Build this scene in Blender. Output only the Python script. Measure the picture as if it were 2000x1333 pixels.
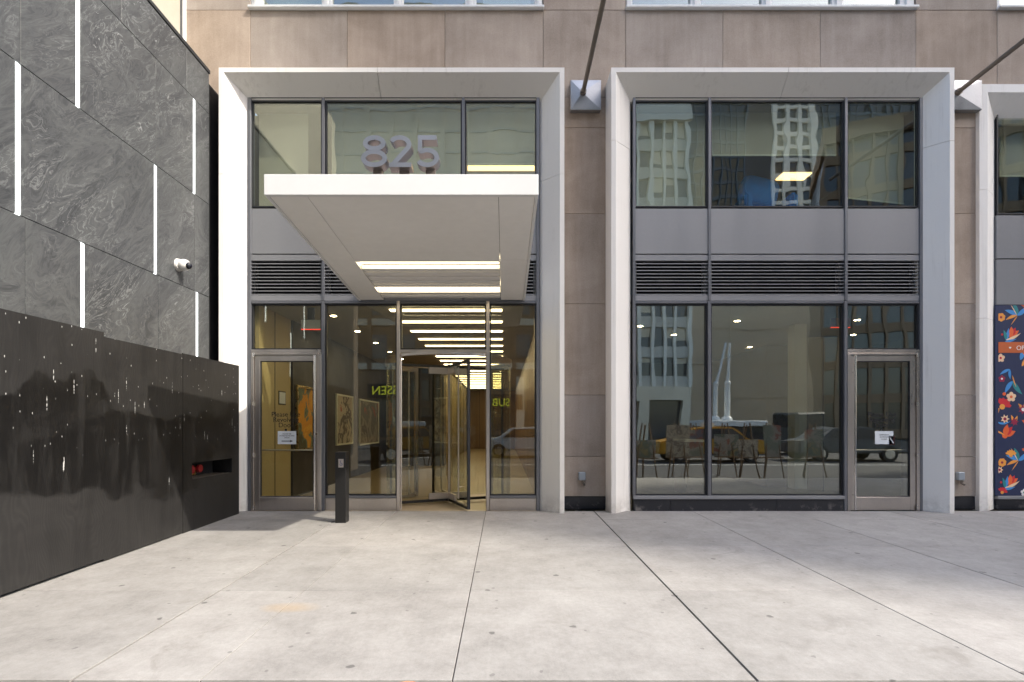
import bpy, bmesh, math, random
from mathutils import Vector, Matrix
R = math.radians
random.seed(7)
scn = bpy.context.scene
col = scn.collection
for o in list(bpy.data.objects): bpy.data.objects.remove(o)

# ------------------------------------------------------------------ camera
F, PX, PY, D, CH = 1013.0, 985.0, 830.0, 7.9, 1.349     # focal length in photo pixels, vanishing point, distance, height
cam = bpy.data.cameras.new('camera'); co = bpy.data.objects.new('camera', cam); col.objects.link(co)
co.location = (0, -D, CH); co.rotation_euler = (R(90), 0, 0)
cam.sensor_width = 36; cam.lens = F / 2000 * 36
cam.shift_x = (1000 - PX) / 2000; cam.shift_y = (PY - 666.5) / 2000
cam.clip_start = .05; cam.clip_end = 2000
scn.camera = co
# ------------------------------------------------------------------ sky and sun
SD = Vector((-.92, .5, -1.0)).normalized()               # direction in which sunlight travels
elev = math.asin(-SD.z)
w = bpy.data.worlds.new('World'); scn.world = w; w.use_nodes = True
nt = w.node_tree; nt.nodes.clear()
sk = nt.nodes.new('ShaderNodeTexSky'); sk.sky_type = 'NISHITA'; sk.sun_disc = False
sk.sun_elevation = elev; sk.sun_rotation = math.atan2(-SD.x, -SD.y)
sk.air_density = 1.0; sk.dust_density = 2.5; sk.ozone_density = 1.0
bg = nt.nodes.new('ShaderNodeBackground'); bg.inputs[1].default_value = .15
wo = nt.nodes.new('ShaderNodeOutputWorld')
nt.links.new(sk.outputs[0], bg.inputs[0]); nt.links.new(bg.outputs[0], wo.inputs[0])
sl = bpy.data.lights.new('sun', 'SUN'); sl.energy = 2.0; sl.angle = R(.7); sl.color = (1, .93, .82)
so = bpy.data.objects.new('sun', sl); col.objects.link(so)
so.rotation_euler = SD.to_track_quat('-Z', 'Y').to_euler(); so.location = (20, -15, 30)
vs = scn.view_settings
vs.view_transform = 'Standard'; vs.look = 'None'; vs.gamma = 1; vs.use_curve_mapping = False
vs.exposure = 1.78
scn.cycles.max_bounces = 10; scn.cycles.transparent_max_bounces = 16; scn.cycles.glossy_bounces = 5
scn.cycles.caustics_reflective = False; scn.cycles.caustics_refractive = False
scn.cycles.sample_clamp_indirect = 6
scn.cycles.use_denoising = True

# ------------------------------------------------------------------ measuring: photo pixel + depth -> place
def XX(px, y=0.0): return (px - PX) * (y + D) / F
def ZZ(py, y=0.0): return CH + (PY - py) * (y + D) / F
def gz(y): return .012 * y                                # the sidewalk falls gently towards the kerb

# ------------------------------------------------------------------ mesh helpers
WL = {}
def link(o, parent=None, loc=None):
    col.objects.link(o)
    if loc is None: loc = Vector((0, 0, 0))
    loc = Vector(loc); WL[o.name] = loc
    if parent is not None:
        o.parent = parent; o.location = loc - WL[parent.name]
    else: o.location = loc
    return o
def tag(o, label=None, cat=None, group=None, kind=None):
    if label: o['label'] = label
    if cat: o['category'] = cat
    if group: o['group'] = group
    if kind: o['kind'] = kind
    return o
def thing(name, loc, label, cat, group=None):
    o = bpy.data.objects.new(name, None); o.empty_display_size = .2
    link(o, None, loc); return tag(o, label, cat, group)

class MB:
    def __init__(s): s.v = []; s.f = []; s.m = []; s.mi = 0; s.sm = False
    def add(s, vs, fs):
        n = len(s.v); s.v += [Vector(p) for p in vs]
        for f in fs: s.f.append([n + i for i in f]); s.m.append(s.mi)
        return s
    def box(s, x0, x1, y0, y1, z0, z1):
        if x0 > x1: x0, x1 = x1, x0
        if y0 > y1: y0, y1 = y1, y0
        if z0 > z1: z0, z1 = z1, z0
        return s.add([(x0,y0,z0),(x1,y0,z0),(x1,y1,z0),(x0,y1,z0),(x0,y0,z1),(x1,y0,z1),(x1,y1,z1),(x0,y1,z1)],
                     [(0,3,2,1),(4,5,6,7),(0,1,5,4),(1,2,6,5),(2,3,7,6),(3,0,4,7)])
    def hexa(s, bot, top):
        return s.add(list(bot) + list(top), [(0,3,2,1),(4,5,6,7),(0,1,5,4),(1,2,6,5),(2,3,7,6),(3,0,4,7)])
    def prism(s, pts, a, b):                               # pts: polygon as 3d points, extruded by vector b-a
        n = len(pts); d = Vector(b) - Vector(a)
        return s.add([Vector(p) for p in pts] + [Vector(p) + d for p in pts],
                     [tuple(range(n))[::-1], tuple(range(n, 2*n))] + [(i, (i+1) % n, n + (i+1) % n, n + i) for i in range(n)])
    def tube(s, a, b, r, r2=None, n=14, cap=True):
        a, b = Vector(a), Vector(b); r2 = r if r2 is None else r2
        d = (b - a).normalized(); u = d.orthogonal().normalized(); v = d.cross(u)
        p = [a + (u*math.cos(t) + v*math.sin(t))*r for t in [2*math.pi*i/n for i in range(n)]]
        q = [b + (u*math.cos(t) + v*math.sin(t))*r2 for t in [2*math.pi*i/n for i in range(n)]]
        fs = [(i, (i+1) % n, n + (i+1) % n, n + i) for i in range(n)]
        if cap: fs += [tuple(range(n))[::-1], tuple(range(n, 2*n))]
        return s.add(p + q, fs)
    def ball(s, c, rx, ry, rz, nu=16, nv=10):
        c = Vector(c); vs = []; fs = []
        for j in range(nv + 1):
            t = math.pi * j / nv
            for i in range(nu):
                p = 2*math.pi*i/nu
                vs.append(c + Vector((rx*math.sin(t)*math.cos(p), ry*math.sin(t)*math.sin(p), rz*math.cos(t))))
        for j in range(nv):
            for i in range(nu):
                fs.append((j*nu+i, (j+1)*nu+i, (j+1)*nu+(i+1) % nu, j*nu+(i+1) % nu))
        return s.add(vs, fs)
    def stroke(s, pts, wd, y0, y1, closed=False):          # constant-width 2d stroke in x,z extruded from y0 to y1
        P = [Vector((p[0], p[1])) for p in pts]; n = len(P); L = []; Rr = []
        for i in range(n):
            a = P[(i-1) % n] if (closed or i > 0) else None
            b = P[(i+1) % n] if (closed or i < n-1) else None
            t1 = (P[i]-a).normalized() if a is not None else None
            t2 = (b-P[i]).normalized() if b is not None else None
            if t1 is None: t1 = t2
            if t2 is None: t2 = t1
            n1 = Vector((-t1.y, t1.x)); n2 = Vector((-t2.y, t2.x))
            m = (n1+n2).normalized(); k = wd/2/max(.35, m.dot(n1))
            L.append(P[i]+m*k); Rr.append(P[i]-m*k)
        base = []
        for i in range(n): base += [(L[i].x, y0, L[i].y), (Rr[i].x, y0, Rr[i].y), (L[i].x, y1, L[i].y), (Rr[i].x, y1, Rr[i].y)]
        fs = []
        for i in range(n if closed else n-1):
            a = 4*i; b = 4*((i+1) % n)
            fs += [(a, b, b+1, a+1), (a+2, a+3, b+3, b+2), (a, a+2, b+2, b), (a+1, b+1, b+3, a+3)]
        if not closed: fs += [(0, 1, 3, 2), (4*n-4, 4*n-2, 4*n-1, 4*n-3)]
        return s.add(base, fs)
    def xform(s, M): s.v = [M @ p for p in s.v]; return s
    def build(s, name, mats, parent=None, bev=0, smooth=False, center=True, seg=1):
        if not isinstance(mats, (list, tuple)): mats = [mats]
        lo = Vector((min(p.x for p in s.v), min(p.y for p in s.v), min(p.z for p in s.v)))
        hi = Vector((max(p.x for p in s.v), max(p.y for p in s.v), max(p.z for p in s.v)))
        c = Vector(((lo.x+hi.x)/2, (lo.y+hi.y)/2, lo.z)) if center else Vector((0, 0, 0))
        me = bpy.data.meshes.new(name)
        me.from_pydata([tuple(p - c) for p in s.v], [], s.f)
        for m in mats: me.materials.append(m)
        for p, k in zip(me.polygons, s.m): p.material_index = k
        bm = bmesh.new(); bm.from_mesh(me)
        bmesh.ops.recalc_face_normals(bm, faces=bm.faces)
        if bev: bmesh.ops.bevel(bm, geom=list(bm.edges), offset=bev, segments=seg, affect='EDGES', clamp_overlap=True)
        bm.to_mesh(me); bm.free()
        if smooth:
            for p in me.polygons: p.use_smooth = True
            try: me.set_sharp_from_angle(angle=R(38))
            except Exception: pass
        me.update()
        o = bpy.data.objects.new(name, me)
        return link(o, parent, c)
def box(name, m, parent, x0, x1, y0, y1, z0, z1, bev=0): return MB().box(x0, x1, y0, y1, z0, z1).build(name, m, parent, bev)
def struct(o): o['kind'] = 'structure'; return o

def text(name, body, size, m, parent, x, y, z, extrude=.002, align='CENTER', flip=False, spacing=1.0):
    cu = bpy.data.curves.new(name, 'FONT'); cu.body = body; cu.size = size; cu.extrude = extrude; cu.align_x = align
    cu.space_line = spacing; cu.resolution_u = 4
    t = bpy.data.objects.new(name, cu); col.objects.link(t)
    dg = bpy.context.evaluated_depsgraph_get(); dg.update()
    me = bpy.data.meshes.new_from_object(t.evaluated_get(dg)); bpy.data.objects.remove(t)
    M = Matrix.Rotation(R(90), 4, 'X')
    if flip: M = Matrix.Rotation(R(180), 4, 'Z') @ M
    me.transform(M); me.materials.clear(); me.materials.append(m)
    o = bpy.data.objects.new(name, me)
    return link(o, parent, (x, y, z))

ORD = ['first','second','third','fourth','fifth','sixth','seventh','eighth','ninth','tenth','eleventh','twelfth','thirteenth',
       'fourteenth','fifteenth','sixteenth','seventeenth','eighteenth','nineteenth','twentieth','twenty-first']

# ------------------------------------------------------------------ materials
class NT:
    def __init__(s, name):
        s.mat = bpy.data.materials.new(name); s.mat.use_nodes = True; s.t = s.mat.node_tree; s.t.nodes.clear()
        s.out = s.n('ShaderNodeOutputMaterial')
    def n(s, typ, ins=None, **kw):
        nd = s.t.nodes.new(typ)
        for k, v in kw.items(): setattr(nd, k, v)
        for k, v in (ins or {}).items():
            if isinstance(v, tuple) and len(v) == 2 and hasattr(v[0], 'outputs'): s.t.links.new(v[0].outputs[v[1]], nd.inputs[k])
            elif hasattr(v, 'outputs'): s.t.links.new(v.outputs[0], nd.inputs[k])
            else: nd.inputs[k].default_value = v
        return nd
    def math(s, op, a, b=0.0, c=0.0, clamp=False): return s.n('ShaderNodeMath', {0: a, 1: b, 2: c}, operation=op, use_clamp=clamp)
    def vscale(s, vec, sc): return s.n('ShaderNodeVectorMath', {0: vec, 1: sc}, operation='MULTIPLY')
    def noise(s, vec, scale, detail=4, rough=.55, dist=0): return s.n('ShaderNodeTexNoise', {'Vector': vec, 'Scale': scale, 'Detail': detail, 'Roughness': rough, 'Distortion': dist})
    def ramp(s, fac, stops, interp='LINEAR'):
        r = s.n('ShaderNodeValToRGB', {0: fac}); e = r.color_ramp.elements; r.color_ramp.interpolation = interp
        while len(e) < len(stops): e.new(.5)
        for i, (p, c) in enumerate(stops):
            e[i].position = p; e[i].color = (c, c, c, 1) if not isinstance(c, tuple) else (c + (1,))[:4]
        return r
    def mix(s, fac, a, b, mode='MIX'):
        m = s.n('ShaderNodeMix', data_type='RGBA', blend_type=mode)
        for i, v in ((0, fac), (6, a), (7, b)):
            if hasattr(v, 'outputs'): s.t.links.new(v.outputs[0], m.inputs[i])
            elif isinstance(v, tuple) and hasattr(v[0], 'outputs'): s.t.links.new(v[0].outputs[v[1]], m.inputs[i])
            else: m.inputs[i].default_value = (v + (1,))[:4] if isinstance(v, tuple) else v
        class O: pass
        return (m, 2)
    def pos(s): return s.n('ShaderNodeNewGeometry')
    def rnd(s): return (s.n('ShaderNodeObjectInfo'), 5)
    def principled(s, color, rough=.6, metal=0, bump=None, bs=.2, bd=.02, spec=.5, coat=0):
        p = s.n('ShaderNodeBsdfPrincipled', {'Roughness': rough, 'Metallic': metal, 'Specular IOR Level': spec, 'Coat Weight': coat})
        if isinstance(color, tuple) and not hasattr(color[0], 'outputs'): p.inputs[0].default_value = (color + (1,))[:4]
        else: s.t.links.new(color[0].outputs[color[1]] if isinstance(color, tuple) else color.outputs[0], p.inputs[0])
        if bump is not None:
            b = s.n('ShaderNodeBump', {'Strength': bs, 'Distance': bd, 'Height': bump}); s.t.links.new(b.outputs[0], p.inputs['Normal'])
        s.t.links.new(p.outputs[0], s.out.inputs[0]); return s.mat

def simple(name, c, rough=.5, metal=0, var=.12, scale=3, bs=.05, spec=.5, streak=False, rv=.1):
    t = NT(name); g = t.pos(); v = t.vscale(g, (1, 1, .12)) if streak else g
    n1 = t.noise(v, scale, 5); n2 = t.noise(g, scale*14, 3)
    k = t.math('ADD', t.math('MULTIPLY', n1, .7), t.math('MULTIPLY', n2, .3))
    r = t.ramp(k, [(.3, 1-var), (.7, 1+var)])
    cc = t.mix(1.0, c, r, 'MULTIPLY')
    rr = t.ramp(n1, [(.3, max(0, rough-rv)), (.7, min(1, rough+rv))])
    return t.principled(cc, rr, metal, n2, bs, .004, spec)

def emis(name, c, s):
    t = NT(name); e = t.n('ShaderNodeEmission', {0: c + (1,), 1: s}); t.t.links.new(e.outputs[0], t.out.inputs[0]); return t.mat

def glass(name, tint, f0, wob=.25, wscale=1.3, vert=1.0, rough=0.0):
    t = NT(name); g = t.pos()
    v = t.vscale(g, (1, 1, vert))
    n = t.noise(v, wscale, 2, .4)
    b = t.n('ShaderNodeBump', {'Strength': wob, 'Distance': .02, 'Height': n})
    dt = t.n('ShaderNodeVectorMath', {0: (g, 4), 1: (g, 1)}, operation='DOT_PRODUCT')      # Schlick reflectance, same from both sides
    p5 = t.math('POWER', t.math('SUBTRACT', 1.0, t.math('ABSOLUTE', (dt, 1)), clamp=True), 5.0)
    fr = t.math('ADD', f0, t.math('MULTIPLY', p5, 1-f0))
    tr = t.n('ShaderNodeBsdfTransparent', {0: tint + (1,)})
    gl = t.n('ShaderNodeBsdfGlossy', {0: (.95, .97, .93, 1), 'Roughness': rough, 'Normal': b})
    mx = t.n('ShaderNodeMixShader', {0: fr, 1: tr, 2: gl}); t.t.links.new(mx.outputs[0], t.out.inputs[0]); return t.mat

# taupe limestone cladding
t = NT('taupe_stone'); g = t.pos(); rd = t.rnd()
off = t.n('ShaderNodeVectorMath', {0: g, 1: t.n('ShaderNodeCombineXYZ', {0: t.math('MULTIPLY', rd, 31.0), 1: 0.0, 2: t.math('MULTIPLY', rd, 17.0)})}, operation='ADD')
n1 = t.noise(off, 1.1, 6, .6, .4); n2 = t.noise(t.vscale(g, (9, 9, .8)), 1.0, 4); n3 = t.noise(g, 55, 4, .7)
k = t.math('ADD', t.math('MULTIPLY', n1, .5), t.math('ADD', t.math('MULTIPLY', n2, .22), t.math('MULTIPLY', n3, .28)))
cA = t.ramp(k, [(.36, (.268, .224, .186)), (.5, (.368, .312, .264)), (.64, (.455, .394, .340))])
hs = t.ramp(rd, [(.0, (1.05, .99, .93)), (.45, (.97, .97, .97)), (.75, (.88, .9, .94)), (1, (1.02, 1, .98))])
cB = t.mix(1.0, cA, hs, 'MULTIPLY')
m_stone = t.principled(cB, .8, 0, n3, .12, .006, .3)
# white cast portal frames
t = NT('white_cast'); g = t.pos()
n1 = t.noise(g, .9, 5, .6); n2 = t.noise(t.vscale(g, (14, 14, .55)), 1.0, 5, .6); n3 = t.noise(g, 40, 3)
st = t.ramp(n2, [(.52, 0.0), (.74, .6)]); st2 = t.math('MULTIPLY', st, t.ramp(n1, [(.45, 0.0), (.62, 1.0)]))
cA = t.mix(st2, (.84, .815, .77), (.56, .53, .48))
sz = t.n('ShaderNodeSeparateXYZ', {0: g}); n6 = t.noise(g, 5, 6, .7)
low = t.math('MULTIPLY', t.ramp(t.math('MULTIPLY', (sz, 2), 1.0), [(.0, .55), (.28, 0.0)]), t.ramp(n6, [(.4, 0.0), (.62, 1.0)]))
cA = t.mix(low, cA, (.36, .33, .29))
cB = t.mix(t.ramp(n3, [(.60, 0.0), (.8, .2)]), cA, (.55, .52, .47))
m_white = t.principled(cB, .55, 0, n3, .05, .004, .4)
m_canopy = simple('canopy_white_metal', (.74, .74, .73), .42, 0, .03, 1.2, .02)
m_soffit = simple('soffit_white', (.84, .82, .785), .55, 0, .06, .8, .02)
m_alu = simple('grey_aluminium', (.275, .277, .285), .42, .3, .05, 1.5, .02, streak=True)
m_alu2 = simple('grey_mullion', (.17, .175, .19), .4, .4, .05, 2, .02)
m_dark = simple('dark_gasket', (.018, .019, .022), .5, 0, .1, 4, .02)
m_steel = simple('brushed_steel', (.62, .57, .53), .33, 1, .10, 2.2, .03, streak=True, rv=.08)
m_chrome = simple('polished_steel', (.68, .66, .64), .16, 1, .05, 3, .01)
m_num = simple('numeral_steel', (.50, .49, .52), .3, 1, .03, 5, .0, rv=.04)
m_deck = simple('roof_membrane', (.16, .13, .11), .8, 0, .15, 3, .05)
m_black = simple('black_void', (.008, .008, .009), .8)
m_blackp = simple('black_painted_metal', (.011, .0105, .0105), .45, 0, .35, 3, .08)
# black granite plinth
t = NT('black_granite'); g = t.pos(); n1 = t.noise(g, 6, 6, .7); n2 = t.noise(t.vscale(g, (5, 5, 1)), 2, 4)
zz = t.n('ShaderNodeSeparateXYZ', {0: g})
sc = t.math('MULTIPLY', t.ramp(n1, [(.55, 0.0), (.68, 1.0)]), t.ramp((zz, 2), [(.03, .8), (.14, .05)]))
m_granite = t.principled(t.mix(sc, (.022, .023, .028), (.2, .19, .18)), .3, 0, n1, .03, .004)
# dark veined stone
t = NT('dark_veined_stone'); g = t.n('ShaderNodeTexCoord'); rd = t.rnd()
vv = t.n('ShaderNodeVectorMath', {0: (g, 3), 1: t.n('ShaderNodeCombineXYZ', {0: t.math('MULTIPLY', rd, 37.0), 1: t.math('MULTIPLY', rd, 23.0), 2: t.math('MULTIPLY', rd, 61.0)})}, operation='ADD')
vv = t.vscale(t.n('ShaderNodeVectorRotate', {'Vector': vv, 'Angle': .75}, rotation_type='X_AXIS'), (1, 1.5, .55))
sw = t.noise(vv, .8, 3, .5, 1.2)
w2 = t.n('ShaderNodeVectorMath', {0: vv, 1: t.vscale((sw, 1), (1.4, 1.4, 1.4))}, operation='ADD')
n1 = t.noise(w2, 1.3, 10, .62, 1.0); n2 = t.noise(w2, 2.6, 8, .62, 1.8); n3 = t.noise(vv, 1.1, 3)
n4 = t.noise(t.vscale(w2, (1, 1, 1)), 6, 8, .7, 1.5)
base = t.ramp(n1, [(.3, (.030, .032, .034)), (.45, (.044, .046, .048)), (.52, (.064, .067, .067)), (.6, (.045, .047, .049)), (.75, (.060, .062, .063))])
vein = t.ramp(n2, [(.48, 0.0), (.5, .38), (.515, 0.0)])
fine = t.ramp(n4, [(.42, 0.0), (.5, .24), (.58, 0.0)])
vm = t.math('MULTIPLY', vein, t.ramp(n3, [(.4, 0.1), (.62, 1.0)]))
c1 = t.mix(fine, base, (.12, .125, .125)); c2 = t.mix(vm, c1, (.30, .31, .30))
brk = t.math('MULTIPLY', t.ramp(n4, [(.62, 0.0), (.67, 1.0)]), t.ramp(n3, [(.52, 0.0), (.62, .8)]))
c3 = t.mix(brk, c2, (.33, .34, .33))
c3 = t.mix(1.0, c3, (1.12, 1.12, 1.13), 'MULTIPLY')
m_vein = t.principled(c3, .42, 0, n4, .06, .004, .4)
# black painted plywood
t = NT('black_plywood'); g = t.pos(); sp = t.n('ShaderNodeSeparateXYZ', {0: g}); rd = t.rnd()
wn = t.noise(t.vscale(g, (1, .9, 1.3)), 1.1, 4, .45)
wn2 = t.noise(g, 5, 4, .6)
wn3 = t.noise(t.vscale(g, (1, .55, 1)), 1.9, 6, .6, .8)
zz = t.math('ADD', (sp, 2), t.math('ADD', t.math('MULTIPLY', t.math('SUBTRACT', wn, .5), 1.5), t.math('MULTIPLY', t.math('SUBTRACT', wn2, .5), .12)))
f1 = t.math('MULTIPLY', t.ramp(t.math('MULTIPLY', zz, .4), [(.27, 0.0), (.30, 1.0)]), t.ramp(t.math('MULTIPLY', zz, .4), [(.655, 1.0), (.675, 0.0)]))
smear = t.noise(t.vscale(g, (1, 5.5, .7)), 1.0, 6, .65, .4)
fresh = t.math('MULTIPLY', f1, t.math('MULTIPLY', t.ramp(wn3, [(.3, .35), (.5, 1.0)]), t.ramp(smear, [(.34, .45), (.5, 1.0)])))
gv = t.n('ShaderNodeVectorMath', {0: g, 1: t.n('ShaderNodeCombineXYZ', {0: 0.0, 1: t.math('MULTIPLY', rd, 9.0), 2: t.math('MULTIPLY', rd, 5.0)})}, operation='ADD')
kn = t.noise(t.vscale(gv, (1, 2.2, .9)), 1.0, 2, .4, .3)
grain = t.n('ShaderNodeTexWave', {'Vector': t.n('ShaderNodeVectorMath', {0: t.vscale(gv, (0, 1, .06)), 1: t.vscale((kn, 1), (0, .9, .9))}, operation='ADD'), 'Scale': 9.0, 'Distortion': 6.0, 'Detail': 5.0, 'Detail Scale': .6}, bands_direction='Y')
worn = t.mix(t.math('MULTIPLY', t.ramp(grain, [(.3, 0.0), (.9, .6)]), t.ramp(wn3, [(.35, .15), (.65, 1.0)])), (.013, .0122, .0118), (.027, .025, .0235))
worn = t.mix(t.ramp(wn3, [(.45, 0.0), (.7, .6)]), t.mix(t.ramp(smear, [(.48, 0.0), (.66, .75)]), worn, (.0075, .007, .0068)), (.021, .020, .019))
body = t.mix(fresh, worn, t.mix(t.ramp(wn2, [(.45, 0.0), (.8, .6)]), (.0045, .0042, .0042), (.010, .0095, .009)))
def drips(sy, sz, th, thr, zlo):
    vo = t.n('ShaderNodeTexVoronoi', {'Vector': t.n('ShaderNodeCombineXYZ', {0: t.math('MULTIPLY', (sp, 1), sy), 1: t.math('MULTIPLY', (sp, 2), sz), 2: 0.0}), 'Scale': 1.0}, voronoi_dimensions='2D')
    a = t.math('LESS_THAN', vo, th)
    b = t.math('GREATER_THAN', (t.n('ShaderNodeSeparateColor', {0: (vo, 1)}), 0), thr)
    return t.math('MULTIPLY', t.math('MULTIPLY', a, b), t.ramp(t.math('MULTIPLY', zz, .4), [(zlo, 0.0), (zlo + .08, 1.0)]))
dr = t.math('MAXIMUM', drips(9, .5, .036, .45, .42), drips(17, 6.0, .06, .72, .48))
dr = t.math('MAXIMUM', dr, drips(4, .38, .018, .3, .2))
dr = t.math('MULTIPLY', dr, t.ramp(t.noise(t.vscale(g, (1, 14, 26)), 1.5, 3), [(.42, .0), (.56, .85)]))
body2 = t.mix(dr, body, (.55, .55, .53))
m_ply = t.principled(body2, t.mix(fresh, (.55, .55, .55), (.36, .36, .36)), 0, grain, .06, .004, .45)
# concrete pavement
t = NT('pavement_concrete'); g = t.pos(); rd = t.rnd()
n1 = t.noise(g, .55, 6, .6, .5); n2 = t.noise(g, 3.2, 8, .7); n3 = t.noise(g, 120, 3, .8); n4 = t.noise(t.vscale(g, (60, 3, 1)), 1.0, 3); n5 = t.noise(g, 24, 5, .75)
k = t.math('ADD', t.math('MULTIPLY', n1, .28), t.math('ADD', t.math('MULTIPLY', n2, .30), t.math('ADD', t.math('MULTIPLY', n3, .17), t.math('ADD', t.math('MULTIPLY', n4, .05), t.math('MULTIPLY', n5, .20)))))
cA = t.ramp(k, [(.36, (.180, .172, .160)), (.5, (.272, .261, .244)), (.62, (.345, .334, .315))])
cB = t.mix(1.0, cA, t.ramp(rd, [(0.0, (.93, .93, .93)), (.5, (1.0, 1.0, 1.0)), (1.0, (1.06, 1.05, 1.05))]), 'MULTIPLY')
def gum(scale, th, thr):
    wv = t.n('ShaderNodeVectorMath', {0: g, 1: t.vscale((t.noise(g, 14, 2), 1), (.05, .05, 0))}, operation='ADD')
    vo = t.n('ShaderNodeTexVoronoi', {'Vector': wv, 'Scale': scale}, voronoi_dimensions='2D')
    return t.math('MULTIPLY', t.ramp(vo, [(th*.75, 1.0), (th, 0.0)]), t.math('GREATER_THAN', (t.n('ShaderNodeSeparateColor', {0: (vo, 1)}), 0), thr))
gm = t.math('MAXIMUM', gum(1.3, .033, .5), t.math('MULTIPLY', gum(3.1, .045, .70), .6))
cC = t.mix(t.math('MULTIPLY', gm, .8), cB, (.10, .095, .09))
sc = t.math('MULTIPLY', t.ramp(t.noise(g, 1.7, 7, .72, 1.2), [(.56, 0.0), (.72, .55)]), t.ramp(n1, [(.4, .2), (.6, 1.0)]))
cD = t.mix(sc, cC, (.165, .152, .135))
sp = t.n('ShaderNodeSeparateXYZ', {0: g})                # one old rust stain
dx = t.math('MULTIPLY', t.math('SUBTRACT', (sp, 0), -1.63), 1/.33); dy = t.math('MULTIPLY', t.math('SUBTRACT', (sp, 1), -3.93), 1/.16)
rr = t.math('ADD', t.math('MULTIPLY', dx, dx), t.math('MULTIPLY', dy, dy))
rs = t.math('MULTIPLY', t.ramp(t.math('ADD', rr, t.math('MULTIPLY', n2, .8)), [(.2, .55), (1.0, 0.0)]), 1.0)
cE = t.mix(rs, cD, (.38, .27, .15))
m_conc = t.principled(cE, .85, 0, t.math('ADD', t.math('MULTIPLY', n3, .5), t.math('MULTIPLY', n5, .5)), .35, .006, .25)
m_joint = simple('joint_filler', (.105, .095, .085), .9, 0, .4, 8, .3)
m_mortar = simple('mortar_joint', (.20, .17, .145), .9, 0, .2, 8, .1)
m_asphalt = simple('asphalt', (.05, .05, .052), .85, 0, .3, 6, .4)
m_kerb = simple('kerb_stone', (.36, .345, .32), .75, 0, .15, 4, .1)
m_line = simple('road_paint', (.75, .74, .7), .7, 0, .15, 5, .1)
m_ground = simple('far_ground', (.11, .105, .1), .9, 0, .2, .3, .1)

m_glassL = glass('lobby_glass', (.90, .90, .82), .085, .05, .9)
m_glassR = glass('shop_glass', (.91, .92, .86), .20, .16, 1.3, .5)
m_glassU = glass('upper_glass', (.91, .93, .87), .15, .14, 1.6, .55)
m_glassT = glass('top_window_glass', (.8, .84, .8), .16, .2, 1.6, .6)
m_glassD = glass('door_glass', (.93, .94, .88), .035, .03, .9)
m_glassE = glass('shop_door_glass', (.9, .91, .85), .2, .04, .9)

m_beige = simple('olive_beige_wall', (.50, .40, .20), .6, 0, .06, 1.2, .03)
m_darkw = simple('dark_lobby_wall', (.032, .026, .020), .5, 0, .15, 1.5, .05)
m_wood = simple('brown_wood_panel', (.22, .135, .075), .45, 0, .15, 2.5, .05, streak=True)
m_tan = simple('polished_tan_floor', (.36, .29, .20), .34, 0, .05, 1.0, .0, rv=.03)
m_ceil = simple('grey_ceiling', (.33, .31, .26), .8, 0, .05, 1, .02)
m_ceilw = simple('pale_ceiling', (.52, .51, .46), .8, 0, .05, 1, .02)
m_roomw = simple('room_wall', (.36, .33, .25), .8, 0, .08, 1, .02)
m_roomd = simple('brown_room_wall', (.13, .10, .07), .7, 0, .1, 1.2, .02)
m_roomf = simple('room_floor', (.16, .14, .11), .5, 0, .1, 1.2, .02)
m_col = simple('pale_column', (.76, .77, .66), .7, 0, .05, 1, .02)
m_blind = simple('roller_blind_cloth', (.56, .55, .48), .9, 0, .05, 2.0, .03, streak=True)
m_strip = emis('warm_strip_light', (1, .84, .56), 2.6)
m_lobstrip = emis('lobby_strip_light', (1, .80, .48), 2.9)
m_wstrip = emis('white_strip_light', (.95, 1, .97), 1.5)
m_down = emis('downlight_glow', (1, .80, .52), 22.0)
m_panel = emis('ceiling_panel_glow', (1, .62, .26), 1.3)
m_red = simple('red_enamel', (.20, .008, .012), .35, 0, .1, 6, .02)
m_exitred = emis('exit_red_glow', (1, .06, .03), .5)
m_brass = simple('brass', (.5, .38, .15), .3, 1, .1, 8, .02)
m_paper = simple('white_paper', (.74, .78, .80), .7, 0, .03, 6, .02)
m_ink = simple('black_ink', (.02, .02, .022), .6, 0, .02, 6, .0)
m_pale = simple('pale_render', (.40, .38, .31), .8, 0, .08, 1, .05)
m_galv = simple('galvanised_steel', (.34, .35, .37), .42, .85, .2, 5, .05)
m_rod = simple('weathered_rod', (.20, .175, .15), .5, .5, .2, 5, .05)
m_camw = simple('camera_shell_white', (.78, .76, .72), .4, 0, .05, 8, .02)
m_lens = simple('camera_dark_dome', (.012, .013, .02), .08, 0, .05, 3, 0)
m_blue = simple('blue_upholstery', (.02, .22, .70), .8, 0, .15, 6, .1)
m_wframe = simple('white_window_frame', (.72, .73, .73), .5, 0, .05, 3, .02)
m_greybox = simple('grey_box_paint', (.30, .34, .38), .5, .2, .08, 6, .03)

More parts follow.
